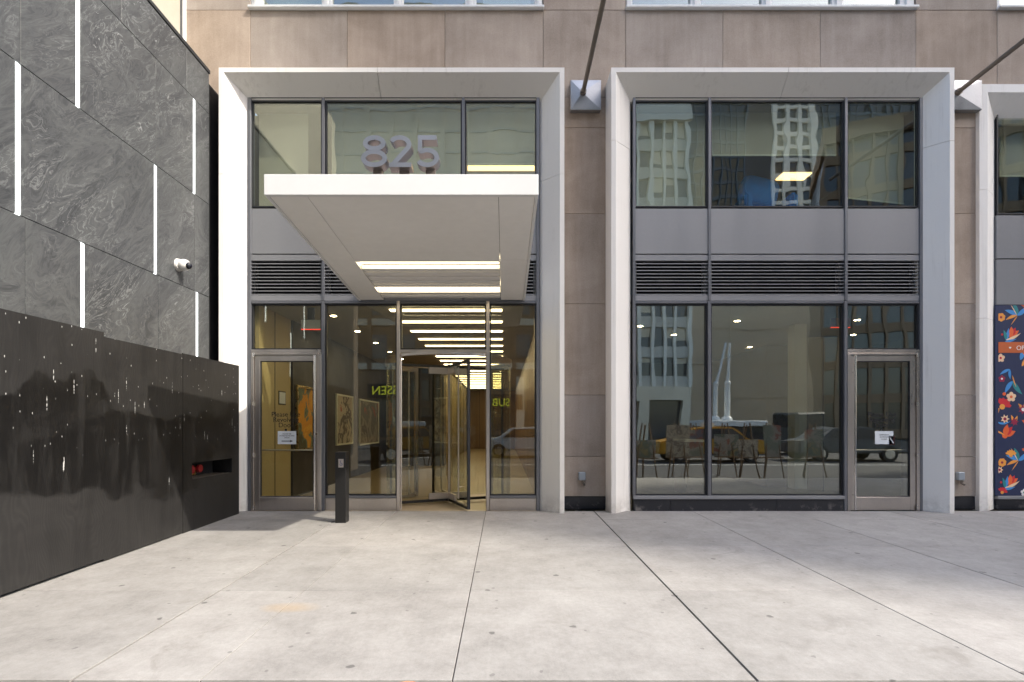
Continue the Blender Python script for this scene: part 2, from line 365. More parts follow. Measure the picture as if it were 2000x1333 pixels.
# ================================================================== GROUND
struct(box('ground', m_ground, None, -400, 400, -400, 400, -.9, -.32))
struct(box('road', m_asphalt, None, -160, 160, -24, -5.2, -.31, -.20))
side = struct(MB().hexa([(-6.2,-5.04,-.3),(14,-5.04,-.3),(14,.22,-.3),(-6.2,.22,-.3)], [(-6.2,-5.04,gz(-5.04)-.011),(14,-5.04,gz(-5.04)-.011),(14,.22,gz(.22)-.011),(-6.2,.22,gz(.22)-.011)]).build('sidewalk', m_joint, None))
xs = [-6.0, -4.15, -2.39, -1.68, -.287, 1.395, 2.93, 4.45, 5.98, 7.5, 9.0, 10.5, 12.0, 13.9]
ys = [-5.04, -3.54, -2.03, -.5, .2]
wide = {-2.39: .018, 1.395: .015}
for i in range(len(xs)-1):
    for j in range(len(ys)-1):
        a = xs[i] + wide.get(xs[i], .007)/2; b = xs[i+1] - wide.get(xs[i+1], .007)/2
        c = ys[j] + .003; d = ys[j+1] - .003
        if i < 2 and j == 3: pass
        z = lambda y: gz(y) + random.uniform(-.0012, .0012)
        MB().hexa([(a,c,gz(c)-.05),(b,c,gz(c)-.05),(b,d,gz(d)-.05),(a,d,gz(d)-.05)], [(a,c,z(c)),(b,c,z(c)),(b,d,z(d)),(a,d,z(d))]).build('paving_slab', m_conc, side, bev=.0025)
kerb = tag(box('kerb', m_joint, None, -30, 40, -5.21, -5.05, -.30, -.10), kind='structure')
x = -30
while x < 40:
    box('kerb_stone', m_kerb, kerb, x+.004, x+2.0-.004, -5.20, -5.052, -.29, -.058, bev=.012); x += 2.0
t = NT('orange_spray'); g = t.pos(); n = t.noise(g, 22, 4)
m_orange = t.principled(t.mix(t.ramp(n, [(.4, 0.0), (.6, 1.0)]), (.75, .2, .04), (.45, .25, .15)), .8)
mk = MB()
mk.add([(XX(795,-5.1)+.055*math.cos(a)*random.uniform(.7,1.1), -5.09+.03*math.sin(a), -.0545) for a in [i*math.pi/6 for i in range(12)]], [tuple(range(12))])
mk.build('spray_mark', m_orange, kerb)
far = struct(box('far_pavement', m_conc, None, -160, 160, -31.5, -24, -.31, -.06))
for k in range(-16, 17):
    for yy in (-11.4, -17.8):
        pass
lane = struct(box('lane_marking', m_line, None, -160, 160, -11.55, -11.43, -.2, -.196))

# ================================================================== STONE WALL OF THE BUILDING
WY = .45
def wx(px): return XX(px, WY)
def wz(py): return ZZ(py, WY)
wall = thing('stone_wall', (1.2, WY+.2, 0), 'taupe limestone slab wall of the office building above and between the white portals', 'wall')
JG = .003
def slab(x0, x1, z0, z1, y=WY, m=m_stone, nm='stone_panel'):
    MB().box(x0+JG, x1-JG, y+random.uniform(0, .004), y+.05, z0+JG, z1-JG).build(nm, m, wall, bev=.003)
xb = [wx(p) for p in (362, 489, 678, 869, 1061, 1222, 1412, 1602, 1789, 1948)] + [9.5, 11.1, 12.7, 14.2]
zt0, zt1, zt2 = 6.62, wz(20), 10.3
for a, b in zip(xb[:-1], xb[1:]): slab(a, b, zt0, zt1)
for a, b in ((xb[0], xb[1]), (xb[4], xb[5]), (xb[8], xb[9]), (xb[12], xb[13])): slab(a, b, zt1, 9.4); slab(a, b, 9.4, zt2)
pz = [wz(970), wz(892), wz(772), wz(594), wz(418), wz(250), zt0]
for (a, b) in ((-5.1, -4.2), (.55, 1.75), (6.7, 7.75)):
    for c, d in zip(pz[:-1], pz[1:]): slab(a, b, c, d)
    slab(a, b, -.02, pz[0], WY+.012, m_granite, 'plinth_block')
slab(12.45, 14.2, -.02, pz[0], WY+.012, m_granite, 'plinth_block')
for c, d in zip(pz[:-1], pz[1:]): slab(12.45, 14.2, c, d)
bk = MB()
for (a, b, c, d) in ((-5.1, -4.2, -.02, 6.62), (.55, 1.75, -.02, 6.62), (6.7, 7.75, -.02, 6.62), (12.45, 14.2, -.02, 6.62), (-5.1, 14.2, 6.62, zt1-.02),
                     (-5.1, xb[1], zt1-.02, zt2), (xb[4], xb[5], zt1-.02, zt2), (xb[8], xb[9], zt1-.02, zt2), (xb[12], 14.2, zt1-.02, zt2)):
    bk.box(a, b, WY+.052, WY+.4, c, d)
bk.build('wall_backing', m_mortar, wall)
box('wall_cap', m_stone, wall, -5.1, 14.2, WY-.02, WY+.5, zt2+.003, zt2+.35)

# ================================================================== WHITE PORTALS
def portal(xl, xr, zt, y0, label, seams, lseam, front=.07, splay=.285, dp=.27, back=.45):
    o = thing('portal_frame', ((xl+xr)/2, y0+.2, 0), label, 'portal frame', 'white splayed portals along the facade')
    prof = [(0, 0), (front, 0), (front+splay, dp), (front+splay, dp+.06), (0.0, back)]
    def leg(left, za, zb, top):
        m = MB(); lo = []; hi = []
        for u, v in prof:
            xx_ = xl+u if left else xr-u
            lo.append((xx_, y0+v, za)); hi.append((xx_, y0+v, (zt-u) if top else zb))
        n = len(prof)
        m.add(lo+hi, [tuple(range(n))[::-1], tuple(range(n, 2*n))] + [(i, (i+1) % n, n+(i+1) % n, n+i) for i in range(n)])
        m.build('leg', m_white, o)
    for left in (True, False):
        cuts = [-.03] + seams + [None]
        for k in range(len(cuts)-1):
            za = cuts[k] + (.003 if k else 0); zb = cuts[k+1] - .003 if cuts[k+1] is not None else None
            leg(left, za, zb, cuts[k+1] is None)
    ls = [None] + lseam + [None]
    for k in range(len(ls)-1):
        m = MB(); A = []; B = []
        for u, v in prof:
            A.append(((xl+u) if ls[k] is None else ls[k]+.003, y0+v, zt-u)); B.append(((xr-u) if ls[k+1] is None else ls[k+1]-.003, y0+v, zt-u))
        n = len(prof)
        m.add(A+B, [tuple(range(n))[::-1], tuple(range(n, 2*n))] + [(i, (i+1) % n, n+(i+1) % n, n+i) for i in range(n)])
        m.build('lintel', m_white, o)
    return o
portal(-4.35, .915, 6.79, 0, 'white splayed portal around the entrance with the canopy', [5.17, 5.65][:1], [XX(737)])
portal(1.63, 6.856, 6.79, 0, 'white splayed portal around the shop window and single door right of the entrance', [ZZ(275)], [XX(1540)])
portal(7.59, 12.6, 6.79, .385, 'white portal at the right edge around the floral hoarding', [3.05, 5.1], [9.9], front=.13, splay=.36, dp=.25, back=.12)

# ================================================================== GLAZED BAYS
GY = .25
def gx(px): return XX(px, GY)
def gzz(py): return ZZ(py, GY)
def bay(o, cols, top, bot, gy, gm, K):
    """upper part shared by the bays: upper panes, spandrel panels, louvres; cols = mullion centre pixels, K(px), Z(py)"""
    kx, kz = K
    for i in range(len(cols)-1):
        a, b = kx(cols[i])+.022, kx(cols[i+1])-.022
        MB().box(a+.02, b-.02, gy+.03, gy+.045, kz(403), kz(top+4)).build('upper_pane', gm, o)
        # dark gasket round the pane
        g_ = MB(); zb, zt_ = kz(405), kz(top)
        g_.box(a, a+.022, gy+.005, gy+.06, zb, zt_).box(b-.022, b, gy+.005, gy+.06, zb, zt_)
        g_.box(a+.022, b-.022, gy+.005, gy+.06, zb, zb+.022).box(a+.022, b-.022, gy+.005, gy+.06, zt_-.03, zt_)
        g_.build('pane_gasket', m_dark, o)
        box('spandrel_panel', m_alu, o, a-.012, b+.012, gy-.012, gy+.04, kz(496.5), kz(408.5), bev=.003)
        box('louvre_rail', m_alu, o, a-.012, b+.012, gy-.012, gy+.04, kz(510), kz(498.5), bev=.003)
        box('louvre_rail', m_alu, o, a-.012, b+.012, gy-.012, gy+.04, kz(588.5), kz(577.5), bev=.003)
        box('louvre_backing', m_black, o, a-.02, b+.02, gy+.16, gy+.18, kz(589), kz(409))
        box('louvre_jamb', m_alu, o, a-.008, a+.045, gy+.07, gy+.15, kz(577), kz(510.5)); box('louvre_jamb', m_alu, o, b-.045, b+.008, gy+.07, gy+.15, kz(577), kz(510.5))
        for s in range(10):
            zc = kz(577) + (kz(510.5)-kz(577))*(s+.5)/10
            MB().add([(a-.01,gy-.005,zc-.022),(a-.01,gy-.005,zc-.008),(a-.01,gy+.05,zc+.004),(a-.01,gy+.05,zc-.006),
                      (b+.01,gy-.005,zc-.022),(b+.01,gy-.005,zc-.008),(b+.01,gy+.05,zc+.004),(b+.01,gy+.05,zc-.006)],
                     [(0,1,2,3),(4,7,6,5),(0,4,5,1),(1,5,6,2),(2,6,7,3),(3,7,4,0)]).build('louvre_slat', m_alu, o)
def vmull(o, x, w, gy, z0, z1, m=m_alu2, nm='mullion', d0=-.03, d1=.1): box(nm, m, o, x-w/2, x+w/2, gy+d0, gy+d1, z0, z1, bev=.003)
def hmull(o, x0, x1, gy, za, zb, m=m_alu2, nm='transom', d0=-.022, d1=.09): box(nm, m, o, x0, x1, gy+d0, gy+d1, za, zb, bev=.003)
def pane(o, m, x0, x1, z0, z1, gy, nm='pane'):
    box(nm, m, o, x0+.014, x1-.014, gy+.03, gy+.044, z0+.014, z1-.014)
    g_ = MB(); g_.box(x0, x0+.02, gy+.0, gy+.065, z0, z1).box(x1-.02, x1, gy+.0, gy+.065, z0, z1).box(x0+.02, x1-.02, gy+.0, gy+.065, z0, z0+.02).box(x0+.02, x1-.02, gy+.0, gy+.065, z1-.02, z1)
    g_.build('pane_gasket', m_dark, o)

K1 = (gx, gzz)
b1 = thing('glazed_storefront', (-1.73, GY, 0), 'grey metal and glass storefront holding the revolving door, behind the canopy', 'storefront', 'glazed bays')
bay(b1, [487, 632, 905, 1051], 195, 590, GY, m_glassU, K1)
for p in (632, 905): vmull(b1, gx(p), .042, GY, gzz(588), gzz(193))
vmull(b1, gx(632), .05, GY, 0, gzz(589)); vmull(b1, gx(778.5), .05, GY, 0, gzz(589), m_steel); vmull(b1, gx(953), .05, GY, 0, gzz(589), m_steel)
vmull(b1, gx(488.5), .05, GY, 0, gzz(193)); vmull(b1, gx(1050.5), .05, GY, 0, gzz(193))
hmull(b1, gx(491.7), gx(1047.3), GY, gzz(193.5), gzz(188), m_dark)
for a, b in ((492, 628.5), (635.5, 775), (782, 949.5), (956.5, 1047)):
    hmull(b1, gx(a), gx(b), GY, gzz(593.5), gzz(589.3))
for a, b in ((492, 628.5), (782, 949.5)): hmull(b1, gx(a), gx(b), GY, gzz(690), gzz(683.5), m_steel, d0=-.026)
for a, b in ((635.5, 775), (956.5, 1047)):
    hmull(b1, gx(a), gx(b), GY, gzz(973), gzz(968.5))
    box('kick_panel', m_steel, b1, gx(a)+.003, gx(b)-.003, GY-.01, GY+.05, -.005, gzz(973.4), bev=.004)
pane(b1, m_glassL, gx(492), gx(628.5), gzz(683.2), gzz(594), GY)
pane(b1, m_glassL, gx(635.5), gx(775), gzz(968.2), gzz(594), GY)
pane(b1, m_glassL, gx(782), gx(949.5), gzz(683.2), gzz(594), GY)
pane(b1, m_glassL, gx(956.5), gx(1047), gzz(968.2), gzz(594), GY)

b2 = thing('glazed_storefront', (4.28, GY, 0), 'grey metal and glass shop window with a single glass door on its right', 'storefront', 'glazed bays')
bay(b2, [1237, 1385, 1651, 1798], 195, 590, GY, m_glassU, K1)
for p in (1385, 1651): vmull(b2, gx(p), .042, GY, gzz(588), gzz(193))
vmull(b2, gx(1384.5), .05, GY, gzz(968), gzz(589)); vmull(b2, gx(1650), .05, GY, 0, gzz(589))
vmull(b2, gx(1238), .04, GY, gzz(968), gzz(193)); vmull(b2, gx(1797), .045, GY, 0, gzz(193))
hmull(b2, gx(1240.6), gx(1794), GY, gzz(193.5), gzz(188), m_dark)
for a, b in ((1240.7, 1381), (1388, 1646.6), (1653.4, 1793.8)): hmull(b2, gx(a), gx(b), GY, gzz(593.5), gzz(589.3))
hmull(b2, gx(1653.4), gx(1793.8), GY, gzz(690), gzz(683.5), m_steel, d0=-.026)
hmull(b2, gx(1236), gx(1646.6), GY, gzz(975), gzz(968.5), m_alu, 'window_sill', -.04)
for a, b in ((1237, 1308), (1308, 1516), (1516, 1646.6)): box('plinth_block', m_granite, b2, gx(a)+.002, gx(b)-.002, GY-.02, GY+.1, -.03, gzz(975.5), bev=.003)
pane(b2, m_glassR, gx(1240.7), gx(1381), gzz(968.2), gzz(594), GY)
pane(b2, m_glassR, gx(1388), gx(1646.6), gzz(968.2), gzz(594), GY)
pane(b2, m_glassR, gx(1653.4), gx(1793.8), gzz(683.2), gzz(594), GY)

# third bay
G3 = .56
def g3x(px): return XX(px, G3)
def g3z(py): return ZZ(py, G3)
b3 = thing('glazed_storefront', (10.2, G3, 0), 'grey panelled shop bay at the right edge above the floral print', 'storefront', 'glazed bays')
c3 = [g3x(1945), g3x(1945)+1.35, g3x(1945)+2.75, g3x(1945)+4.05]
for i in range(3):
    a, b = c3[i]+.02, c3[i+1]-.02
    pane(b3, m_glassU, a, b, g3z(419), g3z(209), G3, 'upper_pane')
    box('spandrel_panel', m_alu, b3, a-.014, b+.014, G3-.01, G3+.04, g3z(505.5), g3z(421.5), bev=.003)
    box('spandrel_panel', m_alu, b3, a-.014, b+.014, G3-.01, G3+.04, g3z(596), g3z(507.5), bev=.003)
    if i: vmull(b3, c3[i], .036, G3, g3z(968), g3z(205))
hmull(b3, c3[0], c3[3], G3, g3z(208.5), g3z(202), m_dark)
hmull(b3, c3[0], c3[3], G3, g3z(975), g3z(969), m_alu, 'window_sill', -.04)
box('plinth_block', m_granite, b3, c3[0], c3[3], G3-.02, G3+.1, -.03, g3z(975.5), bev=.003)
for a, b, c, d in ((c3[0], c3[3], 3.2, 3.22),): pass

# ================================================================== DOORS
def door(xl, xr, hinge_left, label, notice_label):
    z0, z1 = .006, gzz(690.5)
    o = thing('glass_door', ((xl+xr)/2, GY, 0), label, 'door', 'single glass doors')
    y0, y1 = GY-.012, GY+.045
    jw = .045
    box('door_jamb', m_steel, o, xl, xl+jw, y0-.02, y1+.02, 0, z1, bev=.003); box('door_jamb', m_steel, o, xr-jw, xr, y0-.02, y1+.02, 0, z1, bev=.003)
    box('door_head', m_steel, o, xl+jw, xr-jw, y0-.02, y1+.02, z1-.028, z1, bev=.003)
    a, b, top = xl+jw+.004, xr-jw-.004, z1-.032
    sw = .085
    box('stile', m_steel, o, a, a+sw, y0, y1, z0, top, bev=.003); box('stile', m_steel, o, b-sw, b, y0, y1, z0, top, bev=.003)
    box('top_rail', m_steel, o, a+sw, b-sw, y0, y1, top-.09, top, bev=.003); box('bottom_rail', m_steel, o, a+sw, b-sw, y0, y1, z0, gzz(971), bev=.003)
    zb, zt_ = gzz(971), top-.09
    p = box('door_pane', m_glassD if hinge_left else m_glassE, o, a+sw-.01, b-sw+.01, GY+.012, GY+.022, zb-.01, zt_+.01)
    g_ = MB(); g_.box(a+sw, a+sw+.012, GY-.002, GY+.03, zb, zt_).box(b-sw-.012, b-sw, GY-.002, GY+.03, zb, zt_).box(a+sw, b-sw, GY-.002, GY+.03, zb, zb+.012).box(a+sw, b-sw, GY-.002, GY+.03, zt_-.012, zt_)
    g_.build('pane_gasket', m_dark, o)
    MB().tube((a+sw, GY+.075, gzz(880)), (b-sw, GY+.075, gzz(880)), .014).build('push_bar', m_steel, o, smooth=True)
    hx = (b - sw*.5) if hinge_left else (a + sw*.42)
    h = MB().tube((hx, GY-.075, .02), (hx, GY-.075, z1-.04), .017).tube((hx, GY-.075, .25), (hx, GY-.01, .25), .01).tube((hx, GY-.075, z1-.3), (hx, GY-.01, z1-.3), .01)
    h.build('pull_handle', m_chrome, o, smooth=True)
    gx_ = (xl + jw) if hinge_left else (xr - jw)
    for zz_ in (.025, gzz(893), gzz(793), z1-.06):
        MB().tube((gx_, y0-.026, zz_), (gx_, y0-.026, zz_+.06), .014).build('hinge', m_chrome, o, smooth=True)
    MB().tube(((b - sw*.32) if hinge_left else (a+sw*.8), y0, gzz(848)), ((b - sw*.32) if hinge_left else (a+sw*.8), y0-.012, gzz(848)), .014).build('lock_cylinder', m_chrome, o, smooth=True)
    cx = (a+b)/2 - (.02 if hinge_left else .0)
    for k, s in enumerate(('Please Use', 'Revolving', 'Door')):
        text('lettering', s, .105, m_ink, o, cx, GY+.009, gzz(814 + 10.5*k), .0008)
    MB().add([(cx+.02*math.cos(q), GY+.0095, gzz(840.5)+.02*math.sin(q)) for q in [i*math.pi/5 for i in range(10)]], [tuple(range(10))]).build('round_emblem', m_ink, o)
    nx = cx + (.02 if hinge_left else .03)
    n = thing('paper_notice', (nx, GY+.006, gzz(868)), notice_label, 'notice', 'paper notices on the glass doors')
    box('sheet', m_paper, n, nx-.145, nx+.145, GY+.004, GY+.006, gzz(868), gzz(842.5))
    return o, n, nx
d1, n1, x1 = door(gx(491.8), gx(628.8), True, 'left glass door in steel frame beside the black hoarding', 'pale paper notice with an arrow on the left glass door')
for k, s in enumerate(('PLEASE USE', 'OTHER REVOLVING', 'DOOR')): text('lettering', s, .027, m_ink, n1, x1, GY+.0028, gzz(849+3.7*k), .0006)
MB().box(x1-.085, x1+.05, GY+.0022, GY+.0036, gzz(862)-.006, gzz(862)+.006).add([(x1+.05, GY+.0024, gzz(862)-.018), (x1+.095, GY+.0024, gzz(862)), (x1+.05, GY+.0024, gzz(862)+.018)], [(0, 1, 2)]).build('arrow', m_ink, n1)
d2, n2, x2 = door(gx(1653.6), gx(1793.6), False, 'right glass door in steel frame at the edge of the shop window', 'pale paper notice on the right glass door')
for k, s in enumerate(('TEMPORARY', 'ENTRANCE', 'CLOSED')): text('lettering', s, .027, m_ink, n2, x2, GY+.0028, gzz(851+4.2*k), .0006)
st = thing('warning_sticker', (gx(1742), GY+.006, gzz(870)), 'small dark red sticker beside the notice on the right glass door', 'sticker')
box('sticker_sheet', simple('sticker_dark', (.05, .008, .01), .5), st, gx(1736.5), gx(1747.5), GY+.004, GY+.0065, gzz(869), gzz(852))
MB().stroke([(gx(1738.5), gzz(855)), (gx(1745.5), gzz(866))], .014, GY+.0025, GY+.0038).build('sticker_stripe', m_paper, st)

# revolving door
RC = Vector((-.957, 1.09)); RR = 1.05
rv = thing('revolving_door', (RC.x, RC.y, 0), 'glass revolving door with steel rails in the middle of the entrance', 'door')
m_drum = glass('drum_glass', (.92, .92, .85), .06, 0)
def drum(a0, a1, nm):
    m = MB(); f = MB(); n = 16; zt_ = gzz(694)
    for i in range(n):
        q0, q1 = R(a0+(a1-a0)*i/n), R(a0+(a1-a0)*(i+1)/n)
        P = lambda q, r, z: (RC.x+r*math.cos(q), RC.y+r*math.sin(q), z)
        m.hexa([P(q0,RR,.06),P(q1,RR,.06),P(q1,RR+.012,.06),P(q0,RR+.012,.06)], [P(q0,RR,zt_-.1),P(q1,RR,zt_-.1),P(q1,RR+.012,zt_-.1),P(q0,RR+.012,zt_-.1)])
        for (z_, z2) in ((0.004, .06), (zt_-.1, zt_-.02)):
            f.hexa([P(q0,RR-.015,z_),P(q1,RR-.015,z_),P(q1,RR+.03,z_),P(q0,RR+.03,z_)], [P(q0,RR-.015,z2),P(q1,RR-.015,z2),P(q1,RR+.03,z2),P(q0,RR+.03,z2)])
    w_ = m.build('drum_wall', m_drum, rv)
    f.build('drum_track', m_steel, rv)
    for q in (R(a0), R(a1)):
        MB().box(-.02, .02, -.035, .035, .004, zt_-.02).xform(Matrix.Translation((RC.x+RR*math.cos(q), RC.y+RR*math.sin(q), 0)) @ Matrix.Rotation(q, 4, 'Z')).build('drum_post', m_steel, rv)
drum(-48, 48, 'r'); drum(132, 228, 'l')
m = MB()
for i in range(40):
    q0, q1 = 2*math.pi*i/40, 2*math.pi*(i+1)/40; zt_ = gzz(694)
    P = lambda q, r, z: (RC.x+r*math.cos(q), RC.y+r*math.sin(q), z)
    m.hexa([P(q0,RR-.03,zt_-.018),P(q1,RR-.03,zt_-.018),P(q1,RR+.035,zt_-.018),P(q0,RR+.035,zt_-.018)], [P(q0,RR-.03,zt_+.02),P(q1,RR-.03,zt_+.02),P(q1,RR+.035,zt_+.02),P(q0,RR+.035,zt_+.02)])
m.build('drum_ring', m_steel, rv)
MB().tube((RC.x, RC.y, .01), (RC.x, RC.y, gzz(700)), .024).build('shaft', m_steel, rv, smooth=True)
wl, zt_ = RR-.06, gzz(703)
for k in range(4):
    q = R(-66.5 + 90*k)
    M = Matrix.Translation((RC.x, RC.y, 0)) @ Matrix.Rotation(q, 4, 'Z')
    wing = MB().box(.05, wl, -.005, .005, .12, zt_-.06).xform(M).build('wing', m_drum, rv)
    MB().box(wl, wl+.03, -.022, .022, .03, zt_).xform(M).build('edge_stile', m_dark, wing)
    MB().box(.03, wl, -.02, .02, .03, .075).xform(M).build('bottom_seal', m_dark, wing)
    MB().box(.03, wl, -.02, .02, zt_-.04, zt_).xform(M).build('top_rail', m_dark, wing)
    MB().box(.0, .36, -.024, .024, .076, .18).xform(M).build('bottom_clamp', m_steel, wing)
    MB().box(.0, .36, -.024, .024, zt_-.15, zt_-.041).xform(M).build('top_clamp', m_steel, wing)
    MB().tube((wl-.3, -.06, .16), (wl-.3, -.06, zt_-.1), .013).tube((wl-.3, -.06, .35), (wl-.3, 0, .35), .008).tube((wl-.3, -.06, zt_-.35), (wl-.3, 0, zt_-.35), .008).xform(M).build('push_bar', m_steel, wing, smooth=True)

# ================================================================== CANOPY
CF = -3.0; CB = .19
cz = lambda y: 3.52 - .0738*(y - CF)
cl, cr = -2.272, .322
can = thing('entrance_canopy', ((cl+cr)/2, CB, 3.3), 'white flat canopy slab projecting over the entrance, with glowing strip lights', 'canopy')
box('front_fascia', m_canopy, can, cl, cr, CF, CF+.05, 3.52, 3.717, bev=.004)
for s, (a, b) in enumerate(((cl, cl+.03), (cr-.03, cr))):
    MB().hexa([(a,CF+.051,cz(CF)),(b,CF+.051,cz(CF)),(b,CB,cz(CB)),(a,CB,cz(CB))], [(a,CF+.051,3.712),(b,CF+.051,3.712),(b,CB,cz(CB)+.19),(a,CB,cz(CB)+.19)]).build('side_fascia', m_canopy, can)
MB().hexa([(cl+.031,CF+.051,3.68),(cr-.031,CF+.051,3.68),(cr-.031,CB,cz(CB)+.165),(cl+.031,CB,cz(CB)+.165)], [(cl+.031,CF+.051,3.704),(cr-.031,CF+.051,3.704),(cr-.031,CB,cz(CB)+.185),(cl+.031,CB,cz(CB)+.185)]).build('roof_deck', m_deck, can)
sx0, sx1, sy = -1.88, -.055, -1.4
def soff(x0, x1, y0, y1):
    e = .0025; x0 += e; x1 -= e; y0 += e; y1 -= e
    MB().hexa([(x0,y0,cz(y0)+.012),(x1,y0,cz(y0)+.012),(x1,y1,cz(y1)+.012),(x0,y1,cz(y1)+.012)], [(x0,y0,cz(y0)+.03),(x1,y0,cz(y0)+.03),(x1,y1,cz(y1)+.03),(x0,y1,cz(y1)+.03)]).build('soffit_panel', m_soffit, can)
for a, b in ((cl+.031, sx0), (sx0, sx1), (sx1, cr-.031)): soff(a, b, CF+.052, sy)
soff(cl+.031, sx0, sy, CB); soff(sx1, cr-.031, sy, CB); soff(sx0, sx1, sy, sy+.07)
tr = MB(); ya, yb = sy+.075, CB
tr.hexa([(sx0,ya,cz(ya)+.125),(sx1,ya,cz(ya)+.125),(sx1,yb,cz(yb)+.125),(sx0,yb,cz(yb)+.125)], [(sx0,ya,cz(ya)+.135),(sx1,ya,cz(ya)+.135),(sx1,yb,cz(yb)+.135),(sx0,yb,cz(yb)+.135)])
tr.build('light_trough', m_soffit, can)
for s in (sx0-.012, sx1+.002):
    MB().hexa([(s,ya,cz(ya)+.031),(s+.01,ya,cz(ya)+.031),(s+.01,yb,cz(yb)+.031),(s,yb,cz(yb)+.031)], [(s,ya,cz(ya)+.125),(s+.01,ya,cz(ya)+.125),(s+.01,yb,cz(yb)+.125),(s,yb,cz(yb)+.125)]).build('trough_side', m_soffit, can)
for yy in (-1.215, -.245):
    box('strip_light', m_strip, can, sx0+.02, sx1-.015, yy-.04, yy+.04, cz(yy)+.05, cz(yy)+.10)
yy = -1.03
while yy < .12:
    if abs(yy+.245) > .12: box('baffle', m_soffit, can, sx0+.004, sx1-.004, yy-.055, yy+.055, cz(yy)+.022, cz(yy)+.075, bev=.004)
    yy += .157

# numerals 825
def arc(cx, cz_, rx, rz, a0, a1, n=24): return [(cx+rx*math.cos(R(a0+(a1-a0)*i/n)), cz_+rz*math.sin(R(a0+(a1-a0)*i/n))) for i in range(n+1)]
NY = -2.86; NB = NY + .125
nz0 = ZZ(326.5, NY); nz1 = ZZ(264.5, NY); H = nz1-nz0
nx = lambda px: XX(px, NY)
num = thing('address_numerals', ((nx(707)+nx(856))/2, NY+.06, 3.70), 'brushed metal numerals 825 standing on the front edge of the canopy', 'numerals')
sw = H*.145
cx8 = nx(731)
e8 = MB()
ra, rb = nx(753.2)-cx8, nx(755)-cx8
e8.stroke(arc(cx8, nz1-H*.245, ra-sw/2, H*.245-sw/2, 0, 354, 30), sw, NY, NB, closed=True)
e8.stroke(arc(cx8-.003, nz0+H*.28, rb-sw/2+.008, H*.28-sw/2, 0, 354, 30), sw, NY+.0015, NB-.0015, closed=True)
e8.build('digit', m_num, num)
tw = MB(); a = nx(760.5)+sw*.3; b = nx(803)-sw/2
rx2 = (b-a)/2+.004; cz2 = nz1-H*.29
path = arc((a+b)/2-.002, cz2, rx2, H*.29-sw/2, 152, -38, 22)
path += [(nx(764.5)+.01, nz0+sw*.5)]
tw.stroke(path, sw, NY, NB)
tw.box(nx(760.0), nx(803.5), NY+.0015, NB-.0015, nz0, nz0+sw)
tw.build('digit', m_num, num)
fv = MB(); l = nx(816.0); r_ = nx(852.5)
fv.box(l, r_, NY, NB, nz1-sw, nz1)
fv.stroke([(l+sw*.48, nz1-sw*.5), (l+sw*.42, nz0+H*.50)], sw*.92, NY+.0015, NB-.0015)
cx5 = (nx(813)+nx(857.5))/2-.006; rx5 = nx(857.5)-cx5-sw/2
fv.stroke([(l+sw*.3, nz0+H*.515)] + arc(cx5, nz0+H*.305, rx5, H*.305-sw/2+.0, 122, -152, 30), sw, NY+.003, NB-.003)
fv.build('digit', m_num, num)
for p in (734.5, 786.5, 838.5):
    box('post', m_rod, num, nx(p)-.046, nx(p)+.046, NB-.055, NB-.005, 3.69, nz0+.02)

# ================================================================== FLAGPOLE BRACKETS
for k, (xc, lab) in enumerate(((1.297, 'galvanised square wall bracket with a rod between the two portals'), (7.36, 'galvanised square wall bracket with a rod at the far right pier'))):
    o = thing('pole_bracket', (xc, WY, 6.36), lab, 'bracket', 'pole brackets')
    z0, z1, h = 6.36, 6.835, .243
    m = MB().box(xc-h, xc+h, WY-.10, WY-.001, z0, z1); m.build('bracket_box', m_galv, o, bev=.006)
    tipx = xc - .05 if k == 0 else xc - .18
    tip = (tipx, WY-.27, z0+.25)
    p = MB(); c = [(xc-h+.008, WY-.101, z0+.008), (xc+h-.008, WY-.101, z0+.008), (xc+h-.008, WY-.101, z1-.008), (xc-h+.008, WY-.101, z1-.008)]
    t_ = [(tip[0]-.05, WY-.135, tip[2]-.05), (tip[0]+.05, WY-.135, tip[2]-.05), (tip[0]+.05, WY-.135, tip[2]+.05), (tip[0]-.05, WY-.135, tip[2]+.05)]
    p.add(c+t_, [(0,1,5,4),(1,2,6,5),(2,3,7,6),(3,0,4,7),(4,5,6,7)]); p.build('bracket_cone', m_galv, o)
    a = Vector((tip[0], WY-.12, tip[2])); b = a + Vector((0, -3.3, .145))
    MB().tube(a, b, .034, .034, 16).build('rod', m_rod, o, smooth=True)
    MB().tube(a, a + Vector((0, -.06, .003)), .05, .05, 16).build('collar', m_rod, o, smooth=True)

# wall boxes low on the piers
for k, (px, lab) in enumerate(((1136, 'small grey wall outlet box low on the pier between the portals'), (1871, 'small grey hooded wall box low on the far right pier'))):
    xc = wx(px); o = thing('wall_box', (xc, WY, wz(940)), lab, 'wall box', 'outlet boxes on the piers')
    box('box_cover', m_greybox, o, xc-.055, xc+.055, WY-.075, WY, wz(938), wz(922), bev=.012)
    MB().tube((xc+.03, WY-.04, wz(938)), (xc+.03, WY-.04, wz(945)), .022).tube((xc+.03, WY-.04, wz(944)), (xc+.03, WY-.085, wz(946.5)), .017).build('outlet', m_rod, o, smooth=True)

